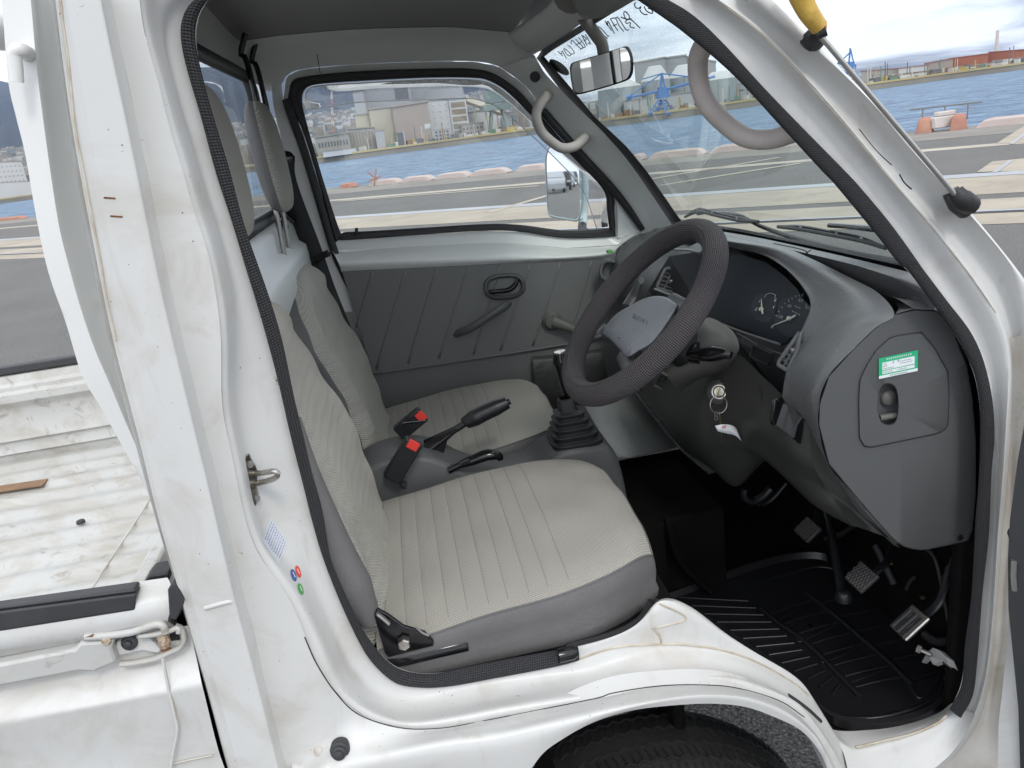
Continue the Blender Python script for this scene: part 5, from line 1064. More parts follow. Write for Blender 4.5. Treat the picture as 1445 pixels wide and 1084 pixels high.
# right side gate (near)
q = MB(); y0 = -.028
def gl(seq, y): return cr(L3(seq, y), 30)
loft([L3([(-60, 858), (0, 850), (120, 832), (236, 815)], .004), L3([(-60, 864), (0, 857), (120, 838), (240, 822)], -.004), L3([(-60, 886), (0, 877), (120, 857), (243, 838)], -.026), L3([(-60, 900), (0, 890), (120, 868), (245, 845)], -.032), L3([(-60, 926), (0, 916), (120, 897), (237, 874)], -.032), L3([(-60, 932), (0, 922), (120, 902), (240, 879)], -.022), L3([(-60, 944), (0, 934), (120, 914), (252, 886)], -.014)], nu=40, nv=2, mb=q)
GA = [(-60, 944), (0, 934), (120, 914), (268, 882)]
loft([L3(GA, -.014), L3([(-60, 985), (0, 970), (120, 952), (274, 915)], -.014), L3([(-60, 1000), (0, 984), (120, 966), (278, 932)], -.022), L3([(-60, 1030), (0, 1016), (140, 992), (284, 962)], -.040), L3([(-60, 1052), (0, 1032), (140, 1002), (288, 978)], -.040), L3([(-60, 1080), (20, 1080), (150, 1076), (308, 1058)], -.030), L3([(-60, 1130), (20, 1130), (150, 1120), (323, 1100)], -.030)], nu=60, nv=4, mb=q)
q.build('side_gate', paint, bed, smooth=60)
q = MB()
loft([L3([(262, 882), (268, 915), (272, 932), (277, 962), (281, 978), (301, 1058), (318, 1100)], -.014)]+[L3([(262, 882), (268, 915), (272, 932), (277, 962), (281, 978), (301, 1058), (318, 1100)], .08)], nu=20, nv=1, mb=q); q.build('gate_end', paint, bed)
q = MB(); q.hexa(L3([(-60, 871), (192, 838), (191, 861), (-60, 900)], -.034), [p for p in [Y(-60, 871, .0)+Vector((0, 0, .006)), Y(199, 826, -.004)+Vector((0, 0, 0)), Y(191, 861, -.0), Y(-60, 900, .0)]])
q.hexa([Y(-60, 870, -.030), Y(192, 837, -.030), Y(199, 825, -.002), Y(-60, 862, -.002)], [p+Vector((0, 0, .005)) for p in (Y(-60, 870, -.030), Y(192, 837, -.030), Y(199, 825, -.002), Y(-60, 862, -.002))])
q.build('gate_rubber', rubber2, bed, bevel=.0025)
q = MB(); q.plate(L3([(236, 833), (242, 823), (247, 824), (258, 850), (257, 858), (248, 876), (239, 874)], -.036), (.004, .03, .0)); q.build('gate_end_cap', rubber2, bed, bevel=.003, seg=3)
q = MB(); q.hexa(L3([(200, 826), (239, 820), (238, 808), (210, 813)], .01), [p+Vector((0, .03, 0)) for p in L3([(200, 826), (239, 820), (238, 808), (210, 813)], .01)]); q.build('bump_rubber', rubber, bed, bevel=.002)
# latch
q = MB(); q.plate(L3([(-60, 948), (0, 938), (105, 917), (112, 908), (150, 905), (161, 902), (157, 916), (164, 935), (146, 943), (134, 949), (110, 948), (0, 969), (-60, 981)], -.034), (0, .016, 0)); la = q.build('latch_handle', bedpaint, bed, bevel=.003, seg=2, label='long white gate latch handle with rust at its end')
q = MB(); q.tube(L3([(120, 899), (150, 897), (185, 892), (210, 884), (222, 881), (230, 883), (234, 893)], -.032), .0042, 8, smooth=40); q.tube(L3([(196, 898), (215, 896), (240, 890), (251, 886), (252, 893)], -.030), .003, 8, smooth=20); q.tube(L3([(170, 937), (190, 935), (220, 929), (240, 920), (256, 912), (260, 900), (256, 888), (247, 884)], -.026), .0045, 8, smooth=40, flat=.7)
each(q, 'latch_link', bedpaint, la, smooth=80)
q = MB(); q.plate(L3([(164, 906), (195, 898), (212, 902), (228, 918), (222, 922), (200, 918), (170, 925), (162, 925)], -.022), (0, .006, 0)); q.build('latch_plate', paint, la, bevel=.001)
q = MB(); q.tube(L3([(229, 896), (232, 905), (235, 912)], -.030), [.0055, .0065, .005], 10); q.lathe(Y(150, 905, -.035), (0, -1, 0), [(.005, 0), (.004, .002), (0, .0024)], 12); q.build('latch_pin', mat('stained_steel', (.50, .44, .34), .5, dirt=((.25, .10, .04), 160, .45, .62)), la)
q = MB(); q.lathe(Y(184, 905, -.020), (0, -1, .2), [(.0085, 0), (.0085, .004), (.006, .006), (.004, .006), (.0035, .009), (0, .010)], 20); q.build('rubber_buffer', rubber2, la)
q = MB(); q.plate(L3([(118, 900), (132, 896), (130, 902), (117, 904)], -.0355), (0, .002, 0)); q.plate(L3([(226, 918), (240, 914), (246, 918), (232, 922)], -.0265), (0, .001, 0)); each(q, 'rust_patch', rust, la)
q = MB(); q.plate(L3([(238, 884), (250, 886), (254, 903), (240, 905)], -.0165), (0, .001, 0)); q.build('latch_slot', rubber, la)
q = MB(); q.tube(cr(L3([(229, 930), (233, 950), (238, 975), (245, 1005), (250, 1030), (246, 1055), (241, 1084), (242, 1100)], -.041), 50), .0014, 6); q.build('caulk_line', paint, bed, smooth=80)
q = MB(); q.tube(cr(L3([(231, 930), (235, 950), (240, 975), (247, 1005), (252, 1030), (248, 1055), (243, 1084), (244, 1100)], -.0405), 50), .0009, 6); q.tube(L3([(241, 1079), (270, 1072), (300, 1066)], -.032), .0012, 6); q.build('caulk_edge', dirty, bed, smooth=80)
# dark gap between bed and cab
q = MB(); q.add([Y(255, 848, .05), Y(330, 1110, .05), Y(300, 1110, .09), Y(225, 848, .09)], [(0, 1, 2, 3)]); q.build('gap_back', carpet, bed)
# bed's own body below the gate
q = MB(); q.box((-1.35, .65, .60), (2.0, 1.24, .20)); q.build('bed_frame', plast_b, bed)
# guard frame behind the cab
gu = MB()
GL = [(0, -30), (5, 13), (13, 116), (24, 165), (37, 216), (50, 290), (63, 357), (75, 400), (93, 450), (116, 526), (143, 572), (170, 620), (199, 672), (222, 715)]
GF = [(46, -30), (50, 0), (58, 90), (66, 160), (78, 250), (90, 325), (104, 380), (118, 430), (138, 490), (160, 540), (176, 580), (195, 625), (212, 668), (228, 715)]
GR_ = [(56, -30), (60, 0), (71, 83), (80, 140), (92, 210), (104, 270), (118, 335), (130, 395), (146, 455), (163, 520), (180, 568), (200, 615), (216, 665), (236, 715)]
A_, B_, C_ = L3(GL, .05), L3(GF, .04), L3(GR_, .075)
gu.grid([cr([p+Vector((.005, .05, 0)) for p in A_], 80), cr(A_, 80), cr([p.lerp(q_, .06)+Vector((0, -.006, 0)) for p, q_ in zip(A_, B_)], 80), cr([p.lerp(q_, .94)+Vector((0, -.006, 0)) for p, q_ in zip(A_, B_)], 80), cr(B_, 80), cr(C_, 80), cr([p+Vector((0, .03, 0)) for p in C_], 80)])
gf = gu.build('guard_frame', mat('frame_paint', (.76, .76, .74), .4, dirt=[((.40, .35, .28), 5, .62, .85), ((.25, .15, .08), 50, .70, .78)], coat=.1), truck, smooth=50)
MB().tube([Y(41, 77, .04), Y(32, 72, .02), Y(24, 70, .015), Y(21, 78, .015), Y(23, 95, .015), Y(25, 116, .015)], [.007, .007, .0065, .0058, .0055, .0052], 12, smooth=30).build('rope_hook', gf.data.materials[0], gf, smooth=80)
q = MB(); q.tube([Vector((-.40, .16, 1.62)), Vector((-.40, .7, 1.66)), Vector((-.40, 1.2, 1.62)), Vector((-.42, 1.25, 1.2)), Vector((-.42, 1.26, .9))], .022, 12, smooth=40, flat=1); q.box((-.40, .90, 1.30), (.03, .05, .66)); q.build('far_frame', gf.data.materials[0], gf, smooth=60)
st_ = empty('brown_strip', Z(30, 686, zf+.008), 'short flat brown strip of board lying on the white cargo bed', 'strip')
q = MB(); q.plate([Z(x, y, zf+.0075) for x, y in ((-40, 693), (0, 687), (68, 677), (60, 686), (0, 695), (-40, 701))], (0, 0, .003)); q.build('strip_board', cardb, st_)
# ---- front wheel
w_ = bpy.data.objects.new('front_wheel', None); COL.objects.link(w_); w_.parent = truck; wcx, wz, wR = .21, .295, .29; w_.location = Vector((wcx, .09, wz))-truck.location
q = MB(); prof_ = [(.155, .0), (.20, -.004), (.245, -.002), (.268, .006), (.280, .016), (.287, .03), (.290, .06), (.2905, .09), (.290, .12), (.287, .14), (.280, .155), (.262, .168), (.20, .172), (.155, .168)]
q.lathe((wcx, .01, wz), (0, 1, 0), prof_, 120); ty = q.build('tyre', tyre_m, w_, smooth=60)
q = MB()
for g_ in (.045, .075, .105, .13): q.tube([Vector((wcx+(wR+.0006)*math.cos(a), .01+g_+.003*math.sin(a*90), wz+(wR+.0006)*math.sin(a))) for a in [2*math.pi*i/360 for i in range(360)]], .0022, 5, closed=True, nrm=(0, 1, 0))
for i in range(150):
    a = 2*math.pi*i/150
    if math.sin(a) < -.2: continue
    for (ya, yb_, da) in ((.012, .036, .008), (.050, .068, .012), (.112, .125, -.01)):
        rr = wR+.0004 if ya > .02 else wR-.005
        q.tube([Vector((wcx+(rr+(0 if ya > .02 else (-.006)))*math.cos(a), .01+ya, wz+(rr+(0 if ya > .02 else -.006))*math.sin(a))), Vector((wcx+(wR+.0004)*math.cos(a+da), .01+yb_, wz+(wR+.0004)*math.sin(a+da)))], .0015, 4)
q.build('tread_groove', rubber, w_, smooth=0)
q = MB(); q.lathe((wcx, .01, wz), (0, 1, 0), [(.155, .01), (.15, .03), (.13, .04), (.06, .02), (0, .02)], 40); q.build('wheel_rim', steel, w_)
q = MB(); rows = []
for a in [math.pi*(.62+.5*i/30) for i in range(31)]: rows.append([Vector((wcx+.33*math.cos(a), y, wz+.33*math.sin(a)+.02)) for y in (.0, .25, .5)])
q.grid(rows); q.build('wheel_liner', carpet, truck, smooth=60)
q = MB(); q.tube([Vector((.33, .12, .53)), Vector((.30, .20, .50)), Vector((.2, .6, .35))], .02, 8); q.build('axle_arm', plast_b, truck)
# ---- antenna along the windshield pillar
q = MB(); a1, a2 = Y(1157, 50, -.008), Y(1352, 280, -.010)
q.tube([a1, a2], .0028, 10); an_ = q.build('antenna', steel, truck, smooth=80)
q = MB(); q.tube([Y(1118, -30, -.008), Y(1128, -8, -.008), Y(1141, 18, -.008), Y(1157, 40, -.008)], [.0105, .0105, .0095, .0080], 14, smooth=30); q.build('tape_wrap', yellow, an_, smooth=80)
q = MB(); q.tube([Y(1140, 50, .020), Y(1148, 57, .014), Y(1154, 54, .002)], [.010, .011, .008], 14, smooth=10); q.tube([Y(1151, 49, -.006), Y(1165, 42, -.010)], .0062, 12); q.build('antenna_clip', rubber, an_, smooth=60)
q = MB(); q.tube([Y(1164, 42, -.009), Y(1164.5, 30, -.009)], .0018, 8); q.build('clip_tip', mat('orange_tip', (.6, .18, .06), .5), an_)
q = MB(); q.tube([Y(1341, 270, .022), Y(1352, 285, .018), Y(1362, 299, .022)], [.009, .012, .009], 14, smooth=12); q.tube([Y(1347, 270, -.004), Y(1356, 281, -.008), Y(1371, 290, -.004)], [.009, .012, .0105], 12, smooth=10); q.build('antenna_base', rubber, an_, smooth=60)
# ---- open driver door, seen at the right edge
dr = bpy.data.objects.new('driver_door', None); COL.objects.link(dr); dr.parent = truck; dr.location = Vector((.72, -.04, .9))-truck.location
q = MB()
q.grid([L3([(1447, 590), (1436, 650), (1425, 735), (1422, 790), (1423, 860), (1430, 930), (1437, 1000), (1440, 1092)], -.055), [p+Vector((.13, -.34, 0)) for p in L3([(1447, 590), (1436, 650), (1425, 735), (1422, 790), (1423, 860), (1430, 930), (1437, 1000), (1440, 1092)], -.055)]]); q.build('door_trim', mat('door_card', (.05, .052, .055), .5, bumps=[('noise', 200, .2, .001)]), dr)
q = MB(); q.grid([L3([(1424, 868), (1420, 920), (1414, 980), (1409, 1022), (1408, 1092)], -.035), L3([(1428, 880), (1433, 960), (1438, 1022), (1440, 1092)], -.05), [p+Vector((.13, -.34, 0)) for p in L3([(1428, 880), (1433, 960), (1438, 1022), (1440, 1092)], -.05)]]); q.build('door_edge', paint, dr)
q = MB(); q.plate(L3([(1443, 735), (1432, 737), (1424, 742), (1418, 750), (1422, 762), (1430, 775), (1436, 790), (1443, 795)], -.048), (.01, -.01, 0)); q.build('door_check', rubber, dr, bevel=.003)
q = MB(); q.tube(L3([(1431, 790), (1430, 812), (1432, 832)], -.062), .004, 8); q.tube(L3([(1434, 692), (1433, 706), (1440, 712)], -.03), .002, 6); each(q, 'hinge_detail', steel, dr)
q = MB(); q.hexa([Vector((.80, -.06, .35)), Vector((.84, -.05, .35)), Vector((1.05, -.75, .35)), Vector((1.01, -.76, .35))], [Vector((.80, -.06, 1.10)), Vector((.84, -.05, 1.10)), Vector((1.05, -.75, 1.10)), Vector((1.01, -.76, 1.10))]); q.build('door_skin', paint, dr, bevel=.01)

# ================================================================ the place
QV = ray(-900, 399); QD = Vector((QV.x, QV.y, 0)).normalized(); QN = Vector((-QD.y, QD.x, 0)); 
QN = QN if QN.dot(Vector((0, 1, 0))) > 0 else -QN
def qd(px, py, z=0): return (Z(px, py, z)-Vector((CAM.x, CAM.y, 0))).dot(QN)
O2 = Vector((CAM.x, CAM.y, 0))
def QP(d, s, z=0): return O2+QN*d+QD*s+Vector((0, 0, z))
dq = qd(1400, 177)          # distance to the quay edge
# fade of far things: real air box added below
def sheet(name, d0, d1, s0, s1, z, m, parent=None, **k):
    q = MB(); n = 60; q.grid([[QP(d, s0+(s1-s0)*i/n, z) for i in range(n+1)] for d in (d0, d1)]); return q.build(name, m, parent, smooth=0)
gr = sheet('quay_ground', -60, dq+.5, -200, 200, 0, asphalt); tag(gr, kind='structure')
q = MB(); q.grid([[QP(dq+.5, s, z) for s in (-200, 200)] for z in (0, -4)]); tag(q.build('quay_wall', concrete), kind='structure')
def band(name, y0, y1, m, z, px=1400):
    a, b = qd(px, y1), qd(px, y0); return tag(sheet(name, a, b, -200, 200, z, m), kind='structure')
band('quay_apron', 176, 190, concd, .004); band('concrete_strip', 203, 206.5, conc_l, .004)
band('rail_slab', 246, 274, concrete, .004); band('steel_strip', 244, 249, railm, .008); band('rail_slab', 281, 317, concrete, .004); band('crane_rail', 297.5, 299.5, railm, .012); band('rail_slot', 299.5, 301.5, railb, .008)
# concrete crossings with steel channels
for (pts, mid_) in (([(1405, 203), (1445, 178), (1490, 178), (1470, 200)], [(1424, 203), (1450, 184), (1454, 184), (1430, 203)]), ([(1378, 243), (1400, 228), (1460, 222), (1460, 240)], [(1400, 243), (1424, 226), (1430, 226), (1407, 243)])):
    q = MB(); q.add([Z(x, y, .0085) for x, y in pts], [(0, 1, 2, 3)]); tag(q.build('crossing_slab', concrete), kind='structure')
    q = MB(); q.add([Z(x, y, .013) for x, y in mid_], [(0, 1, 2, 3)]); tag(q.build('channel_cover', railm), kind='structure')
for a, b in (((480, 284), (760, 262)), ((690, 300), (800, 268)), ((930, 262), (1130, 230)), ((905, 255), (1100, 222))):
    p, r = Z(*a, .0085), Z(*b, .0085); dd = (r-p); nn_ = Vector((-dd.y, dd.x, 0)).normalized()*.10; q = MB(); q.add([p-nn_, p+nn_, r+nn_, r-nn_], [(0, 1, 2, 3)]); tag(q.build('worn_line', conc_l), kind='structure')
# the sea
sea_m = mat('sea_water', (.03, .10, .20), .35, spec=.25, bumps=[('noise', .30, 1, 2.0), ('noise', 1.4, 1, .6)], var=.5, vs=.22, vcol=(.15, .28, .42), speck=((.012, .05, .12), .5, .52, .66))
ZW = -3.0
q = MB(); q.add([QP(dq, -9000, ZW), QP(dq, 9000, ZW), QP(9000, 9000, ZW), QP(9000, -9000, ZW)], [(0, 1, 2, 3)]); tag(q.build('sea', sea_m, smooth=0), kind='structure')
q = MB(); q.add([QP(dq+.6, -9000, ZW-4), QP(dq+.6, 9000, ZW-4), QP(9500, 9000, ZW-4), QP(9500, -9000, ZW-4)], [(0, 1, 2, 3)]); tag(q.build('seabed', concd, smooth=0), kind='structure')
# barriers along the quay edge: low rounded concrete curbs, faded pink and white
pink = mat('faded_pink', (.48, .37, .345), .8, var=.3, vs=2, vcol=(.50, .45, .42)); redc = mat('faded_red', (.40, .19, .14), .8, var=.4, vs=3, vcol=(.45, .25, .18)); wht = mat('chalky_white', (.62, .58, .55), .85, var=.2, vs=2)
def at_q(px, d=None):  # point of the quay line seen at column px
    d = dq-.35 if d is None else d; y = 60
    rr = ray(px, 200); k = d/Vector((rr.x, rr.y, 0)).dot(QN); return (O2+Vector((rr.x, rr.y, 0))*k-O2).dot(QD)
bars_ = [(472, 489, 'worn red and white curb block by the post', redc), (514, 557, 'faded pink curb block left of the tyre marked one', pink), (561, 604, 'faded pink curb block with a dark tyre rub', pink), (611, 658, 'pale pink curb block in the middle of the side window', pink), (662, 714, 'long pale pink curb block right of the window middle', pink), (727, 770, 'pale pink curb block beside the outside mirror', pink),
         (895, 908, 'stub of pink curb block at the windshield pillar', pink), (918, 996, 'long pink curb block seen through the windshield under the blue crane', pink), (1004, 1150, 'long pink curb block with a small red mark seen through the windshield', pink), (1293, 1316, 'rounded rusty red curb block, leftmost beyond the pillar', redc), (1340, 1363, 'rounded rusty red curb block beside the small white box', redc), (1377, 1500, 'long pale pink curb block at the right edge of the photo', pink), (-60, 0, 'red curb block far left behind the guard frame', redc), (106, 118, 'small red curb block seen in the gap left of the cab', redc)]
for a, b, lab, m_ in bars_:
    sa, sb_2 = at_q(a), at_q(b); s0, s1 = min(sa, sb_2), max(sa, sb_2); w = .45
    q = MB(); hh = .20 if 'rounded' not in lab else .38; e = min(.35, (s1-s0)*.25)
    rows = []
    for s, k in ((s0, .0), (s0+e*.15, .45), (s0+e*.5, .85), (s0+e, 1), (s1-e, 1), (s1-e*.5, .85), (s1-e*.15, .45), (s1, .0)):
        rows.append([QP(dq-.35+dd, s, max(.02, hh*k)*f_) for dd, f_ in ((-w/2, 0), (-w*.45, .8), (-w*.3, 1), (w*.3, 1), (w*.45, .8), (w/2, 0))])
    q.grid(rows); o = q.build('curb_block', m_, smooth=50); tag(o, lab, 'barrier', 'curb blocks along the quay edge')
    if 'dark tyre' in lab or 'middle' in lab:
        sm = (s0+s1)/2; q = MB(); q.box(QP(dq-.35-w/2+.002, sm, .22), (.02, .02, .2)); 
        q = MB(); q.grid([[QP(dq-.35-w*.5-.004+.05*f_, s, hh*f_) for s in (sm-e*1.2, sm+e*1.2)] for f_ in ((.15, .75) if 'dark' in lab else (.0, .05))]); q.build('rub_mark', rubber2 if 'dark' in lab else concd, o)
q = MB(); p = QP(dq-.3, at_q(1331), .22); q.box(p, (.7, .25, .28)); q.box(p+Vector((0, 0, .2)), (.5, .2, .12)); tag(q.build('utility_box', wht, bevel=.03), 'small white box between two red curb blocks on the quay edge', 'box')
q = MB(); 
for dx in (-.5, .0, .5): q.tube([p+QD*dx, p+QD*dx+Vector((0, 0, .38))], .02, 6)
q.tube([p+QD*-.8+Vector((0, 0, .38)), p+QD*.8+Vector((0, 0, .38))], .02, 6); tag(q.build('low_rail', mat('grey_post', (.2, .2, .21), .6)), 'low grey rail behind the small white box', 'rail')
q = MB(); p = QP(dq-.6, at_q(523), 0)
q.tube([p, p+Vector((.2, 0, .62))], .03, 8); q.tube([p+Vector((.35, 0, 0)), p+Vector((-.15, 0, .55))], .025, 8); q.tube([p+Vector((-.2, 0, .2)), p+Vector((.35, 0, .32))], .025, 8); tag(q.build('marker_stand', redc), 'small red and white marker stand at the quay edge seen through the side window', 'stand')
q = MB(); q.box(QP(dq-.55, at_q(1083), .25), (.22, .16, .42)); tag(q.build('red_bollard', mat('signal_red', (.65, .06, .04), .6), bevel=.03), 'small bright red post against the long pink curb block', 'post')

# ---- far shore
def shore(px, D, py=None, z=None):
    """point at column px, at ground distance D; height from the picture row py"""
    d = ray(px, py if py is not None else 200); h = math.hypot(d.x, d.y); p = CAM+d*(D/h)
    if z is not None: p = Vector((p.x, p.y, z))
    return p
SH = [(-400, 900), (0, 620), (240, 470), (451, 400), (600, 390), (745, 400), (870, 330), (960, 330), (1072, 380), (1234, 420), (1330, 450), (1445, 470), (1900, 900)]
def hz(px): return 278-.134*px
landm = mat('far_ground', (.30, .27, .22), .9, var=.3, vs=.02); yell = mat('yellow_kerb', (.50, .40, .20), .9, var=.3, vs=.03)
q = MB(); near = [shore(a, D, z=ZW) for a, D in SH]; neart = [p+Vector((0, 0, 2.6)) for p in near]; far = [shore(a, 3500, z=6) for a, D in SH]
q.grid([near, neart]); q.grid([neart, [p+(p-CAM).normalized()*60 for p in neart], far]); tag(q.build('far_shore', landm, smooth=0), kind='structure')
q = MB(); q.grid([[p*1.0+(CAM-p).normalized()*.5+Vector((0, 0, -.2)) for p in neart], [p+(CAM-p).normalized()*.5+Vector((0, 0, .7)) for p in neart]]); tag(q.build('shore_kerb', yell, smooth=0), kind='structure')
def bldm(n, c, v=.12): return mat(n, c, .85, var=v, vs=.06, bumps=())
bm_ = dict(grey=bldm('plant_grey', (.31, .32, .33)), light=bldm('plant_light', (.38, .39, .40)), white=bldm('plant_white', (.52, .53, .53)), cream=bldm('plant_cream', (.42, .39, .31)), tan=bldm('plant_tan', (.33, .28, .25)), brown=bldm('plant_brown', (.26, .22, .17)), dk=bldm('plant_dark', (.12, .13, .14)), conc=bldm('plant_concrete', (.34, .33, .30), .3), roof=bldm('red_roof', (.36, .13, .08), .3), green=bldm('far_green', (.10, .14, .08), .4))
def building(px0, px1, top, D, m, lab, depth=30, base=None, wins=None, slope=None, winm='dk', group=None, cat='building', name='building', roofc=None):
    z0 = ZW+2.5; base_px = (px0+px1)/2
    def corner(px, py): return shore(px, D, py)
    tl, tr_ = corner(px0, top if not isinstance(top, tuple) else top[0]), corner(px1, top if not isinstance(top, tuple) else top[1])
    if isinstance(top, tuple): zl, zr = tl.z, tr_.z
    else: zl = zr = (tl.z+tr_.z)/2
    a, b = Vector((tl.x, tl.y, z0)), Vector((tr_.x, tr_.y, z0)); dirn = (b-a).normalized(); back = Vector((-dirn.y, dirn.x, 0)); back = back if back.dot(a-CAM) > 0 else -back; back *= depth
    root = empty(name, (a+b)/2, lab, cat, group)
    q = MB(); q.hexa([a, b, b+back, a+back], [Vector((a.x, a.y, zl)), Vector((b.x, b.y, zr)), Vector((b.x, b.y, zr))+back, Vector((a.x, a.y, zl))+back]); q.build('wall', bm_[m], root, smooth=0)
    h = min(zl, zr)-z0; w = (b-a).length
    q = MB(); up_ = Vector((0, 0, 1))
    q.hexa([a-dirn*.4-back*.02+up_*(zl-z0), b+dirn*.4-back*.02+up_*(zr-z0), b+dirn*.4+back*1.02+up_*(zr-z0), a-dirn*.4+back*1.02+up_*(zl-z0)], [a-dirn*.4-back*.02+up_*(zl-z0+h*.02+.25), b+dirn*.4-back*.02+up_*(zr-z0+h*.02+.25), b+dirn*.4+back*1.02+up_*(zr-z0+h*.02+.25), a-dirn*.4+back*1.02+up_*(zl-z0+h*.02+.25)]); q.build('roof', bm_[roofc or 'conc'], root, smooth=0)
    if wins:   # list of (u0,u1,v0,v1) rectangles in face fractions
        nb = -back.normalized()*.15
        for k, (u0_, u1_, v0, v1) in enumerate(wins):
            P = lambda u, v: a.lerp(b, u)+up_*(zl+(zr-zl)*u-z0)*v+nb
            q = MB(); q.plate([P(u0_, v0), P(u1_, v0), P(u1_, v1), P(u0_, v1)], -nb*.8); q.build('window', bm_[winm], root, smooth=0)
    return root
def grid_w(nu, nv, u0=.1, u1=.9, v0=.15, v1=.9, fu=.35, fv=.3): return [(u0+(u1-u0)*(i+.5-fu/2)/nu, u0+(u1-u0)*(i+.5+fu/2)/nu, v0+(v1-v0)*(j+.5-fv/2)/nv, v0+(v1-v0)*(j+.5+fv/2)/nv) for i in range(nu) for j in range(nv)]
building(497, 512, (129, 127), 470, 'light', 'tall pale grey slab at the left end of the power plant', 40)
building(510, 578, (123, 117), 480, 'grey', 'broad grey upper block of the power plant behind the cream hall', 60, wins=[(.66, .94, .75, .93)])
building(577, 596, (118, 115), 490, 'grey', 'narrow grey shaft between the two big power plant blocks', 50)
building(594, 652, (116, 113), 500, 'light', 'pale grey upper block of the power plant with a row of small openings', 60, wins=grid_w(8, 1, .2, .9, .85, .93, .25, .5))
building(600, 634, (143, 140), 440, 'white', 'white power plant tower with small dark windows', 30, wins=grid_w(3, 5, .15, .95, .2, .95, .16, .12))
building(633, 657, (141, 139), 438, 'white', 'white block with brown banded side at the power plant', 30, wins=[(.08, .92, .08+i*.18, .08+i*.18+.13) for i in range(5)], winm='brown')
building(520, 556, (155, 151), 425, 'cream', 'cream windowless hall in front of the grey power plant', 30)
building(553, 603, (152, 144), 420, 'tan', 'tan windowless hall with a white balcony box', 30, wins=[(.82, .99, .36, .48)], winm='white', roofc='tan')
building(490, 527, (183, 180), 410, 'conc', 'low weathered concrete building with a ribbed front', 25, wins=[(.05+i*.12, .09+i*.12, .2, .85) for i in range(8)], winm='brown')
building(500, 524, (163, 161), 430, 'cream', 'small stepped cream block above the concrete building', 20)
building(444, 492, (195, 188), 405, 'conc', 'long low grey building left of the power plant', 25, wins=grid_w(10, 1, .05, .95, .4, .8, .5, .6))
building(455, 502, (215, 209), 396, 'white', 'long white rounded shed at the water edge', 8)
building(650, 682, (176, 173), 420, 'conc', 'low concrete frame building right of the white tower', 20, wins=grid_w(6, 2, .05, .95, .15, .85, .4, .5))
building(657, 702, (160, 152), 450, 'white', 'white shed under the sloping conveyor', 30)
building(529, 541, (186, 184), 400, 'light', 'small white tank house before the tan hall', 8); building(560, 570, (188, 187), 402, 'dk', 'small dark shed in front of the tan hall', 6); building(612, 634, (184, 182), 402, 'light', 'open pipe rack building below the white tower', 8, wins=grid_w(4, 3, .02, .98, .1, .95, .6, .6))
building(640, 652, (190, 188), 398, 'grey', 'small grey hut near the water before the concrete frame', 6); building(705, 740, (180, 176), 430, 'conc', 'low grey sheds at the right end of the plant', 12, wins=grid_w(6, 1, .05, .95, .2, .7))
# sloping conveyor bridge
q = MB(); a, b = shore(657, 445, 141), shore(712, 430, 160); q.tube([a, b], 2.0, 4); 
for t in (.2, .5, .8): c = a.lerp(b, t); q.tube([c, Vector((c.x, c.y, ZW+2.5))], .5, 5)
tag(q.build('conveyor_bridge', bm_['cream'], smooth=0), 'sloping conveyor bridge leaving the white power plant tower', 'conveyor')
q = MB(); c = shore(705, 415, 190); zt = shore(705, 415, 158).z; c.z = ZW+2.5
for dx in (-5, 5):
    for dy in (-3, 3): q.tube([c+Vector((dx, dy, 0)), Vector((c.x+dx*.5, c.y+dy, c.z+12))], .6, 5)
q.box((c.x, c.y, c.z+13), (14, 8, 3)); q.box((c.x, c.y, c.z+18), (10, 7, 6)); q.tube([Vector((c.x, c.y, c.z+16)), Vector((c.x+16, c.y, c.z+22))], .8, 5)
tag(q.build('ship_unloader', bldm('machine_grey', (.22, .27, .25))), 'grey green ship unloader at the right end of the power plant', 'crane')
# red and white lattice tower
tw = empty('lattice_tower', shore(470, 520, z=0), 'slim red and white lattice tower before the blue hills', 'tower')
pts_ = [(468, 128), (468, 140), (468.5, 152), (469, 162), (469, 170), (469.5, 178), (470, 188)]
for i in range(6):
    q = MB(); a, b = shore(*[pts_[i][0], 520, pts_[i][1]]), shore(*[pts_[i+1][0], 520, pts_[i+1][1]]); w = .35+.55*i/5
    for sx in (-1, 1): q.tube([a+QD*sx*w, b+QD*sx*(w+.25)], .22, 4)
    for k in range(3): q.tube([a.lerp(b, k/3)+QD*w, a.lerp(b, (k+1)/3)-QD*w], .15, 4)
    q.build('tower_section', redc if i % 2 else wht, tw)
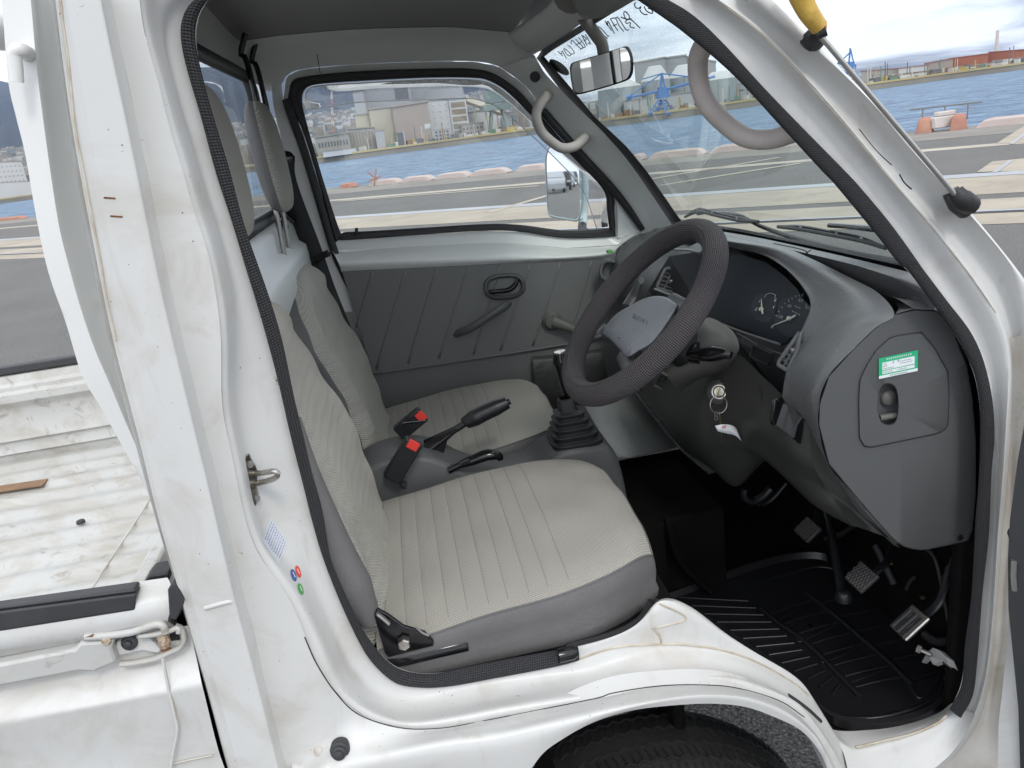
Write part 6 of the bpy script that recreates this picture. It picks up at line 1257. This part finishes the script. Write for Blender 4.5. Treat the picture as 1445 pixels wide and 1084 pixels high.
# silos behind the blue crane
silo_m = mat('silo_steel', (.27, .31, .32), .6, .0, var=.12, vs=.05)
for k, (x0, x1, eave, top, lab) in enumerate([(842, 906, 124, 112, 'pale grey silo partly hidden behind the rear-view mirror'), (904, 946, 113, 92, 'pale domed silo left of the blue crane'), (942, 992, 108, 90, 'pale domed silo behind the blue crane'), (990, 1040, 112, 100, 'pale domed silo behind the grab handle')]):
    D = 380+k*8; a, b = shore(x0, D, eave), shore(x1, D, eave); c = (a+b)/2; r = (b-a).length/2; zt = c.z; zz = shore((x0+x1)/2, D, top).z
    c += (c-CAM).normalized()*r; c.z = ZW+2.5; o = empty('silo', c, lab, 'silo', 'silos on the far shore')
    q = MB(); q.lathe(c, (0, 0, 1), [(r, 0), (r, zt-c.z)], 40); q.build('silo_wall', silo_m, o, smooth=60)
    q = MB(); q.lathe(c, (0, 0, 1), [(r*1.01, zt-c.z), (r*.99, zt-c.z+.2), (r*.5, zt-c.z+(zz-zt)*.9), (r*.42, zz-c.z), (0, zz-c.z)], 40); q.build('silo_roof', bm_['white'], o, smooth=60)
    q = MB(); q.tube([Vector((c.x, c.y, 0))+(CAM-c).normalized()*(r+.4)+Vector((0, 0, ZW)), Vector((c.x, c.y, 0))+(CAM-c).normalized()*(r+.4)+Vector((0, 0, zt))], .4, 6); q.build('pipe', bm_['grey'], o)
for i, (x0, x1, t_, D, m_, lab) in enumerate([(895, 938, (90, 82), 430, 'grey', 'stepped grey silo house behind the left domed silo'), (930, 968, (84, 79), 435, 'grey', 'tall grey silo house behind the blue crane'), (965, 1010, (80, 88), 440, 'grey', 'grey silo house with roof rails near the grab handle'), (1005, 1062, (108, 102), 420, 'light', 'pale tiered warehouse seen inside the grab handle'), (1040, 1100, (120, 118), 430, 'conc', 'low grey warehouse right of the grab handle'), (880, 990, (143, 128), 370, 'light', 'long low pale block below the silos')]):
    building(x0, x1, t_, D, m_, lab, 20, wins=grid_w(6, 3, .05, .95, .3, .95, .7, .12) if i in (3, 4) else None)
# blue harbour crane
blue = mat('crane_blue', (.07, .20, .46), .55, var=.15, vs=.2)
def crane(px, D, rows, lab, jib, group):
    base = shore(px, D, z=ZW+2.6); o = empty('harbour_crane', base, lab, 'crane', group)
    def pt(dx, py): return shore(px+dx, D, py)
    q = MB(); yb_, ym, yc, yt = rows
    for dx in (-12, 12):
        for dy in (-4, 4): q.tube([pt(dx, yb_)+QN*dy, pt(dx*.25, ym)+QN*dy*.4], .36, 5)
        q.tube([pt(dx, yb_)-QN*4, pt(dx, yb_)+QN*4], .6, 5)
    for t in (.35, .7):
        y_ = yb_+(ym-yb_)*t; w = 12*(1-.75*t); q.tube([pt(-w, y_), pt(w, y_)], .45, 5)
    q.tube([pt(-12, yb_), pt(4, ym)], .4, 5); q.tube([pt(12, yb_), pt(-4, ym)], .4, 5); q.build('portal', blue, o, smooth=0)
    q = MB(); p0, p1 = pt(-6, ym), pt(7, yc); c = (p0+p1)/2; q.box(c, (4.2, 4.2, abs(p1.z-p0.z)*.8)); q.box(c+Vector((0, 0, (p1.z-p0.z)*.6)), (3, 3, 2)); q.build('machinery_house', blue, o, smooth=0)
    q = MB(); q.tube([pt(-2, yc), pt(0, yt)], .5, 5); q.tube([pt(5, yc), pt(0, yt)], .4, 5); q.build('mast', blue, o, smooth=0)
    q = MB()
    for a, b, r in jib: q.tube([pt(*a), pt(*b)], r, 5)
    q.build('jib', blue, o, smooth=0)
    return o
crane(934, 331, (160, 141, 127, 103), 'blue harbour crane with long jib standing before the pale silos', [((-50, 139), (4, 127), .5), ((4, 127), (75, 108), .55), ((0, 104), (-50, 139), .25), ((0, 104), (60, 111), .3), ((-50, 139), (-43, 137), 1.3), ((0, 104), (-28, 112), .25), ((60, 111), (75, 108), .3)], 'blue harbour cranes')
crane(1200, 520, (110, 100, 90, 68), 'small distant blue crane right of the open pillar', [((-18, 88), (2, 92), 1.2), ((2, 72), (-16, 89), .4)], 'blue harbour cranes')
# right hand far shore: warehouses, red roofs, chimney, trees
building(1236, 1290, (118, 108), 500, 'cream', 'low cream warehouse at the left of the far right shore', 10, roofc='brown')
building(1240, 1262, (112, 108), 520, 'white', 'small white shed beyond the antenna', 10)
building(1268, 1310, (97, 92), 620, 'white', 'white gabled shed with rusty roof', 20, roofc='roof'); building(1215, 1268, (101, 97), 640, 'conc', 'far rusty roofed shed behind the antenna rod', 20, roofc='roof')
building(1305, 1345, (90, 83), 620, 'tan', 'long shed with a rusty red roof', 20, roofc='roof'); building(1340, 1395, (83, 76), 640, 'roof', 'largest rusty red roof on the right shore', 24, roofc='roof'); building(1395, 1500, (74, 66), 660, 'roof', 'far red roofed shed at the right edge', 24, roofc='roof')
building(1250, 1400, (107, 89), 540, 'brown', 'long brown sand coloured wall above the right quay', 12, roofc='cream'); building(1400, 1500, (86, 76), 520, 'grey', 'grey open jetty house at the right edge', 12, wins=[(.05+i*.2, .17+i*.2, .1, .75) for i in range(5)])
building(1338, 1358, (100, 97), 495, 'white', 'small pale work barge cabin by the right quay', 5)
q = MB(); c = shore(1406, 700, 72); t_ = shore(1406, 700, 43); q.lathe(Vector((c.x, c.y, 0)), (0, 0, 1), [(1.5, 0), (1.0, t_.z), (.6, t_.z), (.6, t_.z-2)], 14); tag(q.build('chimney', wht), 'thin pale chimney rising above the right shore', 'chimney')
# left: bridge / seawall seen past the guard frame
building(-60, 30, (232, 228), 800, 'white', 'pale apartment blocks below the hills left of the guard frame', 20, wins=grid_w(14, 6, .02, .98, .1, .95, .35, .3), winm='grey'); building(90, 112, (186, 185), 900, 'tan', 'far tan block in the gap left of the cab', 10); building(-60, 45, (262, 256), 640, 'white', 'long white seawall at the far left', 8); building(60, 130, (246, 243), 660, 'green', 'low green bank seen in the gap left of the cab', 10, cat='bank', name='grass_bank')
q = MB(); rr = random.Random(3)
cols_ = 0
mb_c = [MB() for _ in range(3)]
for i in range(3600):
    px = rr.uniform(-150, 900); D = rr.uniform(900, 2600); u = (D-900)/1700; p = shore(px, D, z=0); base = 5+u*110*(1 if px < 760 else .3); w = rr.uniform(5, 15); h = rr.uniform(4, 13)
    mb_c[rr.randrange(3)].box((p.x, p.y, base+h/2-6), (w, w*.7, h+12), Matrix.Rotation(rr.uniform(0, 1.5), 3, 'Z'))
city = None
cm = [bldm('city_white', (.46, .46, .45)), bldm('city_grey', (.20, .22, .22)), bldm('city_tan', (.30, .27, .23))]
q = MB()
for k, m_ in enumerate(mb_c):
    o = len(q.v); q.v += m_.v; q.f += [tuple(i+o for i in f) for f in m_.f]; q.mi += [k]*len(m_.f); q.uv += m_.uv
city = q.build('far_town', cm, smooth=0); tag(city, 'mass of small far off town buildings at the foot of the hills', 'town', kind='stuff')
# ground the town stands on and hills
hillm = mat('hill_forest', (.018, .026, .034), .95, var=.45, vs=.006, vcol=(.035, .042, .045), dirt=((.05, .055, .055), .02, .55, .8))
q = MB(); rows = []
prof_h = [(-900, 120), (-400, 100), (-100, 112), (0, 115), (40, 118), (75, 108), (110, 100), (200, 92), (290, 96), (400, 88), (520, 84), (620, 84), (700, 95), (745, 118), (790, 137), (830, 150), (880, 152), (960, 140), (1100, 122), (1200, 112), (1235, 103), (1262, 101), (1290, 107), (1330, 102), (1400, 93), (1700, 54)]
pr = lin([Vector((a, b, 0)) for a, b in prof_h], 260); rr = random.Random(5)
tops = []
for i, p in enumerate(pr):
    n_ = 3*math.sin(i*.35)+2*math.sin(i*.9+1)+rr.uniform(-1, 1); tops.append(shore(p.x, 5200, p.y+n_*(.7 if p.x < 780 else .15)))
for k in range(9):
    t = k/8; row = []
    for i, p in enumerate(pr):
        b = shore(p.x, 2300, z=20); tp = tops[i]; rv = Vector((b.x+(tp.x-b.x)*t, b.y+(tp.y-b.y)*t, 0)); zz = 10+(tp.z-10)*(t**1.15)*(1+(.16*math.sin(i*.55+k)+.10*math.sin(i*1.3+k*2))*math.sin(math.pi*t)); rv.z = max(zz, 6); row.append(rv)
    rows.append(row)
rows.append([p+Vector((p.x, p.y, 0)).normalized()*800+Vector((0, 0, -300)) for p in tops])
q.grid(rows); tag(q.build('hills', hillm, smooth=180), kind='structure')
# clutter of the far quay: pipes, stacks, sheds too small to tell apart
q = MB(); rr = random.Random(9); cl_ = [bldm('clutter_pale', (.55, .54, .50)), bldm('clutter_dark', (.14, .15, .15)), bldm('clutter_rust', (.30, .18, .10)), bldm('clutter_green', (.14, .24, .18)), bldm('clutter_yellow', (.48, .38, .12))]
for i in range(420):
    px = rr.uniform(440, 1500); k = [j for j in range(len(SH)-1) if SH[j][0] <= px < SH[j+1][0]][0]; f_ = (px-SH[k][0])/(SH[k+1][0]-SH[k][0]); D = SH[k][1]+(SH[k+1][1]-SH[k][1])*f_+rr.uniform(3, 26); p = shore(px, D, z=ZW+2.5)
    w, h = rr.uniform(.6, 4), rr.uniform(.6, 3.2)
    if rr.random() < .3: w, h = .3, rr.uniform(4, 9)
    q.box((p.x, p.y, p.z+h/2), (w, w, h), Matrix.Rotation(rr.uniform(0, 1.5), 3, 'Z'), mi=rr.choice((0, 0, 0, 1, 1, 2, 3, 4)))
tag(q.build('quay_clutter', cl_, smooth=0), 'mass of small pipes, posts and sheds along the far quay', 'clutter', kind='stuff')
# two parked cars behind, the pair the outside mirror shows
def car(loc, rz, m, lab):
    o = empty('parked_car', loc, lab, 'car', 'cars parked behind the truck'); M_ = Matrix.Translation(loc) @ Matrix.Rotation(rz, 4, 'Z')
    def T(v): return M_ @ Vector(v)
    body_ = [(-2.1, .35), (-2.1, .85), (-1.95, 1.0), (-1.5, 1.05), (-1.0, 1.55), (.5, 1.58), (1.15, 1.05), (1.95, .92), (2.1, .7), (2.1, .35)]
    q = MB(); q.grid([[T((x, y*(1 if z < 1.1 else .82), z)) for x, z in body_] for y in (-.82, -.78, .78, .82)]); q.f.append(tuple(range(10))); q.mi.append(0); q.f.append(tuple(range(30, 40))); q.mi.append(0); q.build('body', m, o, smooth=30, bevel=.03)
    q = MB(); q.add([T(v) for v in ((1.09, -.66, 1.1), (1.09, .66, 1.1), (.56, .60, 1.52), (.56, -.60, 1.52))], [(0, 1, 2, 3)])
    for s_ in (-1, 1): q.add([T(v) for v in ((-1.3, .80*s_, 1.08), (.95, .80*s_, 1.08), (.45, .665*s_, 1.5), (-.95, .665*s_, 1.5))], [(0, 1, 2, 3)])
    q.build('window', gloss_b, o, smooth=0)
    for x in (-1.3, 1.3):
        for y in (-.72, .72): q = MB(); q.lathe(T((x, y-.09, .31)), (M_.to_3x3() @ Vector((0, 1, 0))), [(0, 0), (.18, 0), (.31, .01), (.31, .17), (.18, .18), (0, .18)], 20); q.build('wheel', tyre_m, o)
    for y in (-.6, .6): q = MB(); q.box(T((2.08, y, .75)), (.08, .3, .14), M_.to_3x3()); q.build('headlight', whitep, o)
def seen_in_mirror(px, py, dist):
    n_ = Vector((-.81, -.585, .042)).normalized(); d = ray(px, py).normalized(); r = d-2*d.dot(n_)*n_; p = Y(px, py, 1.44)+r*dist; return Vector((p.x, p.y, 0)), math.atan2(-r.y, -r.x)
_c1, _a1 = seen_in_mirror(781, 255, 58); _c2, _a2 = seen_in_mirror(792, 253, 66)
car(_c1, _a1, bldm('car_silver', (.5, .52, .55)), 'silver parked car reflected in the outside mirror'); car(_c2, _a2, bldm('car_black', (.03, .03, .035)), 'black parked car reflected in the outside mirror beside the silver one')
for k_, (px_, d_, m_, lb_) in enumerate(((800, 80, 'car_silver', 'third parked car from the left in the outside mirror, pale and partly hidden'), (806, 92, 'car_black', 'farthest dark parked car at the right in the outside mirror'))):
    _c, _a = seen_in_mirror(px_, 252, d_); car(_c, _a, MATS[m_], lb_)
# ---------------------------------------------------------------- flatten anything deeper than thing > part > sub-part
def depth(o):
    n = 1
    while o.parent: o = o.parent; n += 1
    return n
for o in list(bpy.data.objects):
    while depth(o) > 3:
        p = o.parent; o.location = o.location+p.location; o.parent = p.parent
# ---------------------------------------------------------------- air
q = MB(); q.box((1500, 2500, 450), (12000, 12000, 920)); hzo = q.build('haze', None, smooth=0)
hm_ = bpy.data.materials.new('haze'); hm_.use_nodes = True; hn = hm_.node_tree.nodes; hn.clear(); ho_ = hn.new('ShaderNodeOutputMaterial'); hv = hn.new('ShaderNodeVolumePrincipled')
hv.inputs['Density'].default_value = 0.8e-4; hv.inputs['Color'].default_value = (.50, .66, 1, 1); hv.inputs['Anisotropy'].default_value = .2; hm_.node_tree.links.new(hv.outputs[0], ho_.inputs['Volume'])
hzo.data.materials.clear(); hzo.data.materials.append(hm_); tag(hzo, kind='stuff', label='thin blue air over the harbour')
# ---------------------------------------------------------------- light and sky
SUN_EL, SUN_AZ = R_(46), R_(168)      # direction the sun stands in: azimuth measured from +Y clockwise
w = bpy.data.worlds.new('World'); S.world = w; w.use_nodes = True; nt = w.node_tree; N = nt.nodes; Lk = nt.links; N.clear()
out = N.new('ShaderNodeOutputWorld'); bg = N.new('ShaderNodeBackground'); bg.inputs[1].default_value = .135
sky = N.new('ShaderNodeTexSky'); sky.sky_type = 'NISHITA'; sky.sun_disc = False; sky.sun_elevation = SUN_EL; sky.sun_rotation = SUN_AZ; sky.dust_density = 2
tc = N.new('ShaderNodeTexCoord'); sp = N.new('ShaderNodeSeparateXYZ'); Lk.new(tc.outputs['Generated'], sp.inputs[0])
# clouds on a flat layer: direction / (z + k)
ad = N.new('ShaderNodeMath'); ad.operation = 'ADD'; ad.inputs[1].default_value = .12; Lk.new(sp.outputs[2], ad.inputs[0])
dx = N.new('ShaderNodeMath'); dx.operation = 'DIVIDE'; Lk.new(sp.outputs[0], dx.inputs[0]); Lk.new(ad.outputs[0], dx.inputs[1])
dy = N.new('ShaderNodeMath'); dy.operation = 'DIVIDE'; Lk.new(sp.outputs[1], dy.inputs[0]); Lk.new(ad.outputs[0], dy.inputs[1])
cb = N.new('ShaderNodeCombineXYZ'); Lk.new(dx.outputs[0], cb.inputs[0]); Lk.new(dy.outputs[0], cb.inputs[1])
n1 = N.new('ShaderNodeTexNoise'); n1.inputs['Scale'].default_value = .55; n1.inputs['Detail'].default_value = 9; n1.inputs['Roughness'].default_value = .55; n1.inputs['Distortion'].default_value = .4; Lk.new(cb.outputs[0], n1.inputs['Vector'])
mr = N.new('ShaderNodeMapRange'); mr.inputs[1].default_value = .31; mr.inputs[2].default_value = .50; Lk.new(n1.outputs[0], mr.inputs[0])
n2 = N.new('ShaderNodeTexNoise'); n2.inputs['Scale'].default_value = 1.3; n2.inputs['Detail'].default_value = 6; Lk.new(cb.outputs[0], n2.inputs['Vector'])
cm2 = N.new('ShaderNodeMix'); cm2.data_type = 'RGBA'; Lk.new(n2.outputs[0], cm2.inputs[0]); cm2.inputs[6].default_value = (11.6, 11.9, 12.4, 1); cm2.inputs[7].default_value = (14.5, 14.6, 14.6, 1)
mx = N.new('ShaderNodeMix'); mx.data_type = 'RGBA'; Lk.new(mr.outputs[0], mx.inputs[0]); Lk.new(sky.outputs[0], mx.inputs[6]); Lk.new(cm2.outputs[2], mx.inputs[7])
Lk.new(mx.outputs[2], bg.inputs[0]); Lk.new(bg.outputs[0], out.inputs[0])
sl = bpy.data.lights.new('sun', 'SUN'); sl.energy = 1.15; sl.angle = R_(12); sl.color = (1, .97, .92); so = bpy.data.objects.new('sun', sl); COL.objects.link(so)
sd = Vector((math.sin(SUN_AZ)*math.cos(SUN_EL), math.cos(SUN_AZ)*math.cos(SUN_EL), math.sin(SUN_EL)))
so.rotation_euler = sd.to_track_quat('Z', 'Y').to_euler()
# ---------------------------------------------------------------- render
S.render.engine = 'CYCLES'; S.render.resolution_x = 1024; S.render.resolution_y = 768
S.cycles.max_bounces = 10; S.cycles.diffuse_bounces = 5; S.cycles.glossy_bounces = 4; S.cycles.transparent_max_bounces = 16; S.cycles.transmission_bounces = 6
S.cycles.use_denoising = True; S.cycles.caustics_reflective = False; S.cycles.caustics_refractive = False
S.view_settings.view_transform = 'Standard'; S.view_settings.look = 'None'; S.view_settings.gamma = 1; S.view_settings.exposure = 0.02
